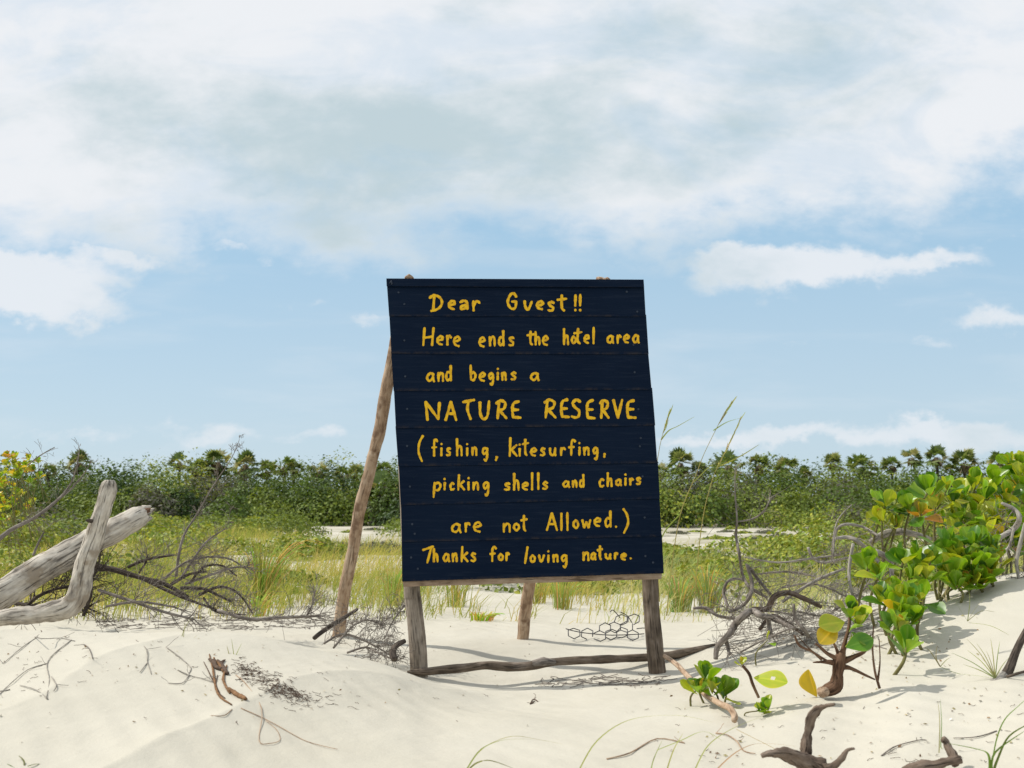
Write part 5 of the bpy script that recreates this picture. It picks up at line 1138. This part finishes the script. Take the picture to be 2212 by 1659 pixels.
# grass field
n = 115000
u_ = rng.uniform(-.95, .95, n); y_ = np.exp(rng.uniform(np.log(7.3), np.log(27), n)); x_ = u_ * y_
clump = vnoise(x_ * 1.9, y_ * 1.3) + .7 * vnoise(x_ * .7 + 40, y_ * .5) + .35 * vnoise(x_ * 6, y_ * 6)
edge = np.clip((y_ - 8.3 + 1.1 * (u_ < -.12) + 3.2 * vnoise(x_ * .9 + 3, y_ * .2)) / 2.6, 0, 1); left = np.clip((-u_ - .1) / .3, 0, 1)
sparse = np.clip((y_ - 17) / 7, 0, 1); rightsand = ((u_ > .12) & (y_ > 15)).astype(float) * .35 + ((u_ > .36) & (y_ < 14)).astype(float) * .3
keep = clump > (.16 - .34 * edge + .40 * sparse - .30 * left + rightsand)
keep &= ~((u_ > .14 + .03 * vnoise(x_, y_)) & (u_ < .34) & (y_ > 16.5 + 4 * vnoise(x_ * .5, y_ * .1)) & (rng.random(n) < .93)) & ~((u_ > -.25) & (u_ < -.12) & (y_ > 21))
keep &= ~((y_ < 8.9) & (rng.random(n) < .6))
x_, y_, u_ = x_[keep], y_[keep], u_[keep]; n = len(x_)
z_ = ground(x_, y_)
h_ = rng.uniform(.08, .30, n) * (1 + .5 * (vnoise(x_ * .8, y_ * .8) > .12)) * np.clip(1.1 - (y_ - 8) / 60, .7, 1.2)
tone = vnoise(x_ * 1.0 + 70, y_ * .8) + rng.normal(0, .16, n)
cols = np.stack([.31 + .22 * tone, .335 + .12 * tone, .095 + .07 * tone], 1)
pale = (u_ > .1)[:, None] * np.array([.06, .08, .10]); cols = np.clip(cols + pale + (rng.random(n) < .30)[:, None] * np.array([.17, .07, .07]), .02, .6) * 1.0
lean = np.stack([rng.normal(.12, .13, n), rng.normal(-.04, .09, n)], 1)
me = blades_np('dune_grass', np.stack([x_, y_, z_ - .01], 1), h_, np.full(n, .0036) * (1 + (y_ - 8) / 14), lean, cols); me.materials.append(M_grass)
tag(link('dune_grass', me), 'yellow green dune grass covering the flat behind the sign', 'grass', kind='stuff')

def mounds(name, label, lst, cat, leafk=1.0, nfac=1.0, mat=M_foliage):
    C_, N_, S_z, T_c = [], [], [], []
    for (cx, cy, rx, ry, h, n, size, pal) in lst:
        n = int(n * nfac); th = rng.uniform(0, 2 * np.pi, n); cz = rng.random(n) ** .7
        sn = np.sqrt(1 - cz ** 2 + 1e-6); d = np.stack([np.cos(th) * sn, np.sin(th) * sn, cz], 1)
        rad = (1 - .40 * rng.random(n) ** 1.6) * (1 + .26 * (vnoise(th * 1.3 + cx * 3, cz * 3 + cy)) + .13 * vnoise(th * 4 + cx, cz * 7))
        x = cx + d[:, 0] * rx * rad; y = cy + d[:, 1] * ry * rad
        z = gz(cx, cy) - .05 + d[:, 2] * h * rad
        C_.append(np.stack([x, y, z], 1)); N_.append(d + rng.normal(0, .55, (n, 3)) + np.array([0, 0, .25])); S_z.append(size * rng.uniform(.6, 1.3, n))
        p = np.array(pal); ch = p[rng.integers(0, len(p), n)] * rng.uniform(.7, 1.3, n)[:, None]; T_c.append(ch)
    me = leaves_np(name, np.concatenate(C_), np.concatenate(N_), np.concatenate(S_z), np.concatenate(T_c)); me.materials.append(mat)
    return tag(link(name, me), label, cat, kind='stuff')
PA = [(.09, .145, .025), (.125, .185, .03), (.065, .105, .02)]; PB = [(.16, .21, .033), (.20, .25, .04), (.12, .17, .028)]; PC = [(.25, .30, .045), (.33, .34, .05), (.18, .25, .035)]
PD = [(.14, .135, .10), (.11, .10, .085), (.13, .15, .07)]; PE = [(.03, .06, .015), (.045, .08, .02)]
TH = []
for row, (Y0, Y1, top0, top1, cnt) in enumerate([(27, 31, 1078, 1050, 78), (31, 36, 1052, 1030, 90), (36, 43, 1030, 1008, 172)]):
    for k in range(cnt):
        u = -1.1 + 2.2 * (k + rnd.random()) / cnt; Y = rnd.uniform(Y0, Y1)
        if row == 0 and u < .12: Y += 3
        if row == 0 and .1 < u < .36: Y += 2.5
        if row == 0 and -.35 < u < -.12 and rnd.random() < .4: continue
        ty = rnd.uniform(top0, top1) + (8 if u > .3 and row == 2 else 0)
        h = (1.12, 1.18, 1.27)[row] * max(.5, EYE + (1071 - ty) * Y / FPX) * rnd.uniform(.9, 1.08); rx = rnd.uniform(.9, 1.9)
        z = rnd.random() * (1 if row else 1.0); pal = PB if z < .34 else PA if z < .6 else PC if z < .72 else PD if z < .9 else PE
        if pal is PD and row == 2: pal = PA
        TH.append((u * Y, Y, rx, rx * .8, h, 1150, .066, pal))
for k in range(75):
    u = rnd.uniform(-.9, .9); Y = rnd.uniform(22.5, 30)
    if .13 < u < .34 and Y < 27.5: continue
    if -.25 < u < -.12 and Y < 28: continue
    r = rnd.uniform(.5, 1.3); TH.append((u * Y, Y, r, r * .8, rnd.uniform(.3, .95), int(650 * r), .05, rnd.choice((PC, PB, PB, PC, PD, PA))))
mounds('coastal_thicket', 'dense dark green scrub forming the skyline behind the grass flat', TH, 'thicket')
GC = []
for k in range(150):
    u = rnd.uniform(-.75, .75); Y = math.exp(rnd.uniform(math.log(9.5), math.log(27)))
    if vnoise(np.array([u * Y * .6 + 11]), np.array([Y * .5]))[0] < (-.02 if u < 0 else .0): continue
    if .13 < u < .34 and Y > 16 and rnd.random() < .8: continue
    if -.26 < u < -.12 and Y > 20: continue
    r = rnd.uniform(.25, .8) * (1 + Y / 40); pal = rnd.choice((PC, PB, PC, PD, PC, PD)) if u < 0 else rnd.choice((PC, PC, PB, PC))
    GC.append((u * Y, Y, r, r * .7, r * rnd.uniform(.25, .5), int((700 if pal is PD else 330) * r / .5), .022 if pal is PD else .03 + Y * .0012, pal))
# green belt on the left in front of the thicket and the low shrubs on the right rise
for px, py, Y, r, h, pal in [(60, 1110, 16, 1.2, .7, PC), (200, 1110, 20, 1.6, .7, PB), (330, 1105, 22, 1.8, .6, PC), (20, 1160, 12, .9, .5, PC), (450, 1120, 24, 1.6, .5, PB), (620, 1105, 24, 1.3, .6, PB), (560, 1110, 26, 1.2, .5, PC), (690, 1190, 14, .6, .35, PC), (640, 1180, 15, .6, .4, PC), (730, 1175, 16, .7, .3, PD), (800, 1170, 16, .9, .3, PD), (840, 1175, 16, .8, .3, PD),
    (1640, 1190, 12, .8, .3, PC), (1700, 1180, 12, .9, .35, PC), (1760, 1150, 11, .9, .6, PC), (1820, 1130, 11, .9, .75, PC), (1880, 1140, 10.5, .8, .6, PC), (1900, 1105, 13, 1.2, .9, PB), (1780, 1120, 14, 1.2, .7, PC), (1720, 1150, 16, 1.0, .4, PC), (1960, 1140, 10, .9, .6, PB), (1850, 1180, 9.5, .7, .35, PC), (1600, 1190, 13, .6, .22, PC), (1560, 1210, 12, .5, .15, PB),
    (1565, 1150, 26, .35, .12, PD), (1600, 1152, 25, .3, .1, PC), (1650, 1150, 25, .45, .15, PD), (1680, 1158, 23, .4, .14, PD), (1540, 1165, 22, .4, .12, PC), (1620, 1168, 21, .3, .1, PD), (1500, 1150, 26, .3, .1, PC), (1460, 1155, 25, .35, .12, PD), (1585, 1142, 28, .4, .15, PC), (700, 1138, 27, .35, .1, PD), (760, 1140, 27, .3, .1, PC), (810, 1136, 28, .35, .12, PD), (655, 1134, 28, .4, .15, PC)]:
    x = (px - 1106) / FPX * Y; GC.append((x, Y, r, r * .7, h, int((1800 if pal is PD else 1100) * r), .024 if pal is PD else .045 if Y > 13 else .034, pal))
mounds('ground_cover', 'low lime green and greyish creeping plants between the grass and the scrub', GC, 'ground cover')

# ---- palms on the skyline
def palm_crown(k):
    rr = random.Random(k); v, f, t = [], [], []
    for i in range(20):
        az = rr.uniform(0, 6.28); el = rr.uniform(-.45, 1.35); d = Vector((math.cos(az) * math.cos(el), math.sin(az) * math.cos(el), math.sin(el)))
        c = d * rr.uniform(.28, .55); side = d.cross(Vector((0, 0, 1))).normalized() if abs(d.z) < .98 else Vector((1, 0, 0)); upv = side.cross(d)
        tint = rr.choice(((.13, .19, .05), (.18, .24, .07), (.24, .28, .12), (.34, .32, .16), (.10, .15, .045)))
        for j in range(11):
            a = -1.5 + 3.0 * j / 10; e_ = (d * math.cos(a) + side * math.sin(a)) * rr.uniform(.36, .52); e_.z -= .10 * abs(a) + .06
            w = (side * math.cos(a) - d * math.sin(a)) * .06; b = len(v)
            v += [c[:], (c + e_ * .55 + w)[:], (c + e_)[:], (c + e_ * .55 - w)[:]]; f.append((b, b + 1, b + 2, b + 3)); t += [tint] * 4
    return v, f, t
def palm_skirt(k):
    rr = random.Random(k + 50); v, f, t = [], [], []
    for i in range(42):
        az = rr.uniform(0, 6.28); r0 = .08; r1 = rr.uniform(.16, .34); z0 = rr.uniform(-.1, .12); z1 = z0 - rr.uniform(.3, .6)
        h = Vector((math.cos(az), math.sin(az), 0)); s = Vector((-h.y, h.x, 0)) * .05; b = len(v)
        v += [(h * r0 + Vector((0, 0, z0)))[:], (h * r1 * .8 + s + Vector((0, 0, (z0 + z1) / 2)))[:], (h * r1 + Vector((0, 0, z1)))[:], (h * r1 * .8 - s + Vector((0, 0, (z0 + z1) / 2)))[:]]
        f.append((b, b + 1, b + 2, b + 3)); t += [rr.choice(((.26, .20, .13), (.19, .14, .09), (.11, .08, .055), (.34, .27, .18)))] * 4
    return v, f, t
def raw_mesh(name, vft, mat):
    v, f, t = vft; me = np_mesh(name, np.array(v), np.array(f), np.array(t), smooth=False); me.materials.append(mat); return me
CR = [raw_mesh('crown', palm_crown(k), M_palm) for k in range(5)]; SK = [raw_mesh('dead_frond_skirt', palm_skirt(k), M_palm) for k in range(4)]
def trunk_mesh():
    mb = MB(); tube(mb, [(Vector((0, 0, -2.4)), .09), (Vector((.03, 0, -1.2)), .075), (Vector((0, 0, .05)), .07)], 8, 4, .15)
    o = mb.build('trunk', W_dark, None); me = o.data; bpy.data.objects.remove(o); return me
TK = trunk_mesh()
PALMS = [(170, 1000, 1.1, 'tall dark palm behind the wispy tip of the long dead branch'), (105, 1012, .7, 'low palm crown behind the yellow shrub'), (385, 996, .95, 'dark round headed palm above the broken end of the leaning log'), (425, 1010, .8, 'low palm just left of the brown headed palm'), (467, 998, 1.05, 'brown headed palm left of centre skyline, between two greener ones'),
    (527, 1005, 1.1, 'tall green palm right of the brown headed palm'), (575, 1014, .8, 'small palm right of the tall green one'), (612, 1008, 1.0, 'broad palm crown above the left sand strip, left of its twin'), (640, 1006, 1.0, 'broad palm crown above the left sand strip, right of its twin'), (690, 1020, .8, 'low palm between the broad twins and the brace pole'), (735, 1020, .85, 'palm left of the brace pole over grey scrub'), (765, 1024, .8, 'palm touching the brace pole from the left'), (826, 1052, 1.0, 'pale palm lower down between brace pole and board'), (835, 1015, .7, 'small palm crown against the left board edge'),
    (1432, 1016, .8, 'palm crown half hidden by the right board edge'), (1475, 1002, 1.15, 'large palm right of the board behind the tallest seed stalk'), (1510, 1012, 1.0, 'palm between the two seed stalks'), (1572, 1006, 1.3, 'broad palm with brown skirt behind the yellow seed stalk'), (1640, 1004, 1.0, 'upright brown skirted palm right of the seed stalks'), (1697, 1006, 1.05, 'brown skirted palm second from the seed stalks'), (1735, 1024, .8, 'low green palm right of the two brown skirted ones'),
    (1800, 1000, .95, 'green palm on the right skyline left of the yellowish one'), (1862, 1004, 1.0, 'yellowish palm on the right skyline'), (1925, 1000, .9, 'ragged palm left of the drooping one'), (1972, 980, .95, 'tallest palm with bare trunk and drooping fronds on the right skyline'), (2022, 984, 1.15, 'brown tufted palm right of the tallest drooping one'), (2082, 990, .95, 'dark spiky palm above the green dune shrub'), (2160, 994, 1.1, 'hazy green palm at the far right skyline'), (2060, 1005, .6, 'small palm tucked beside the dark spiky one')]
for i, (px, py, s, lab) in enumerate(PALMS):
    Y = 32.5 if py > 1040 else 39 + rnd.uniform(-2, 2); dn = 5 if px < 850 else 6; p = P(px + rnd.uniform(-4, 4), py + dn + rnd.uniform(-5, 6), Y); s *= rnd.uniform(.66, .98)
    e = empty('palm_tree', (p.x, p.y, gz(p.x, p.y)), lab, 'palm', 'palms standing out of the scrub skyline')
    rel = p.z - e.location.z
    rz = rnd.uniform(0, 6.28)
    for nm, me in (('crown', CR[i % 5]), ('dead_frond_skirt', SK[i % 4]), ('trunk', TK)):
        o = link(nm, me, e, (0, 0, rel)); o.scale = (s, s, s); o.rotation_euler = (rnd.uniform(-.15, .15), rnd.uniform(-.15, .15), rz)
print('objects', len(bpy.data.objects))
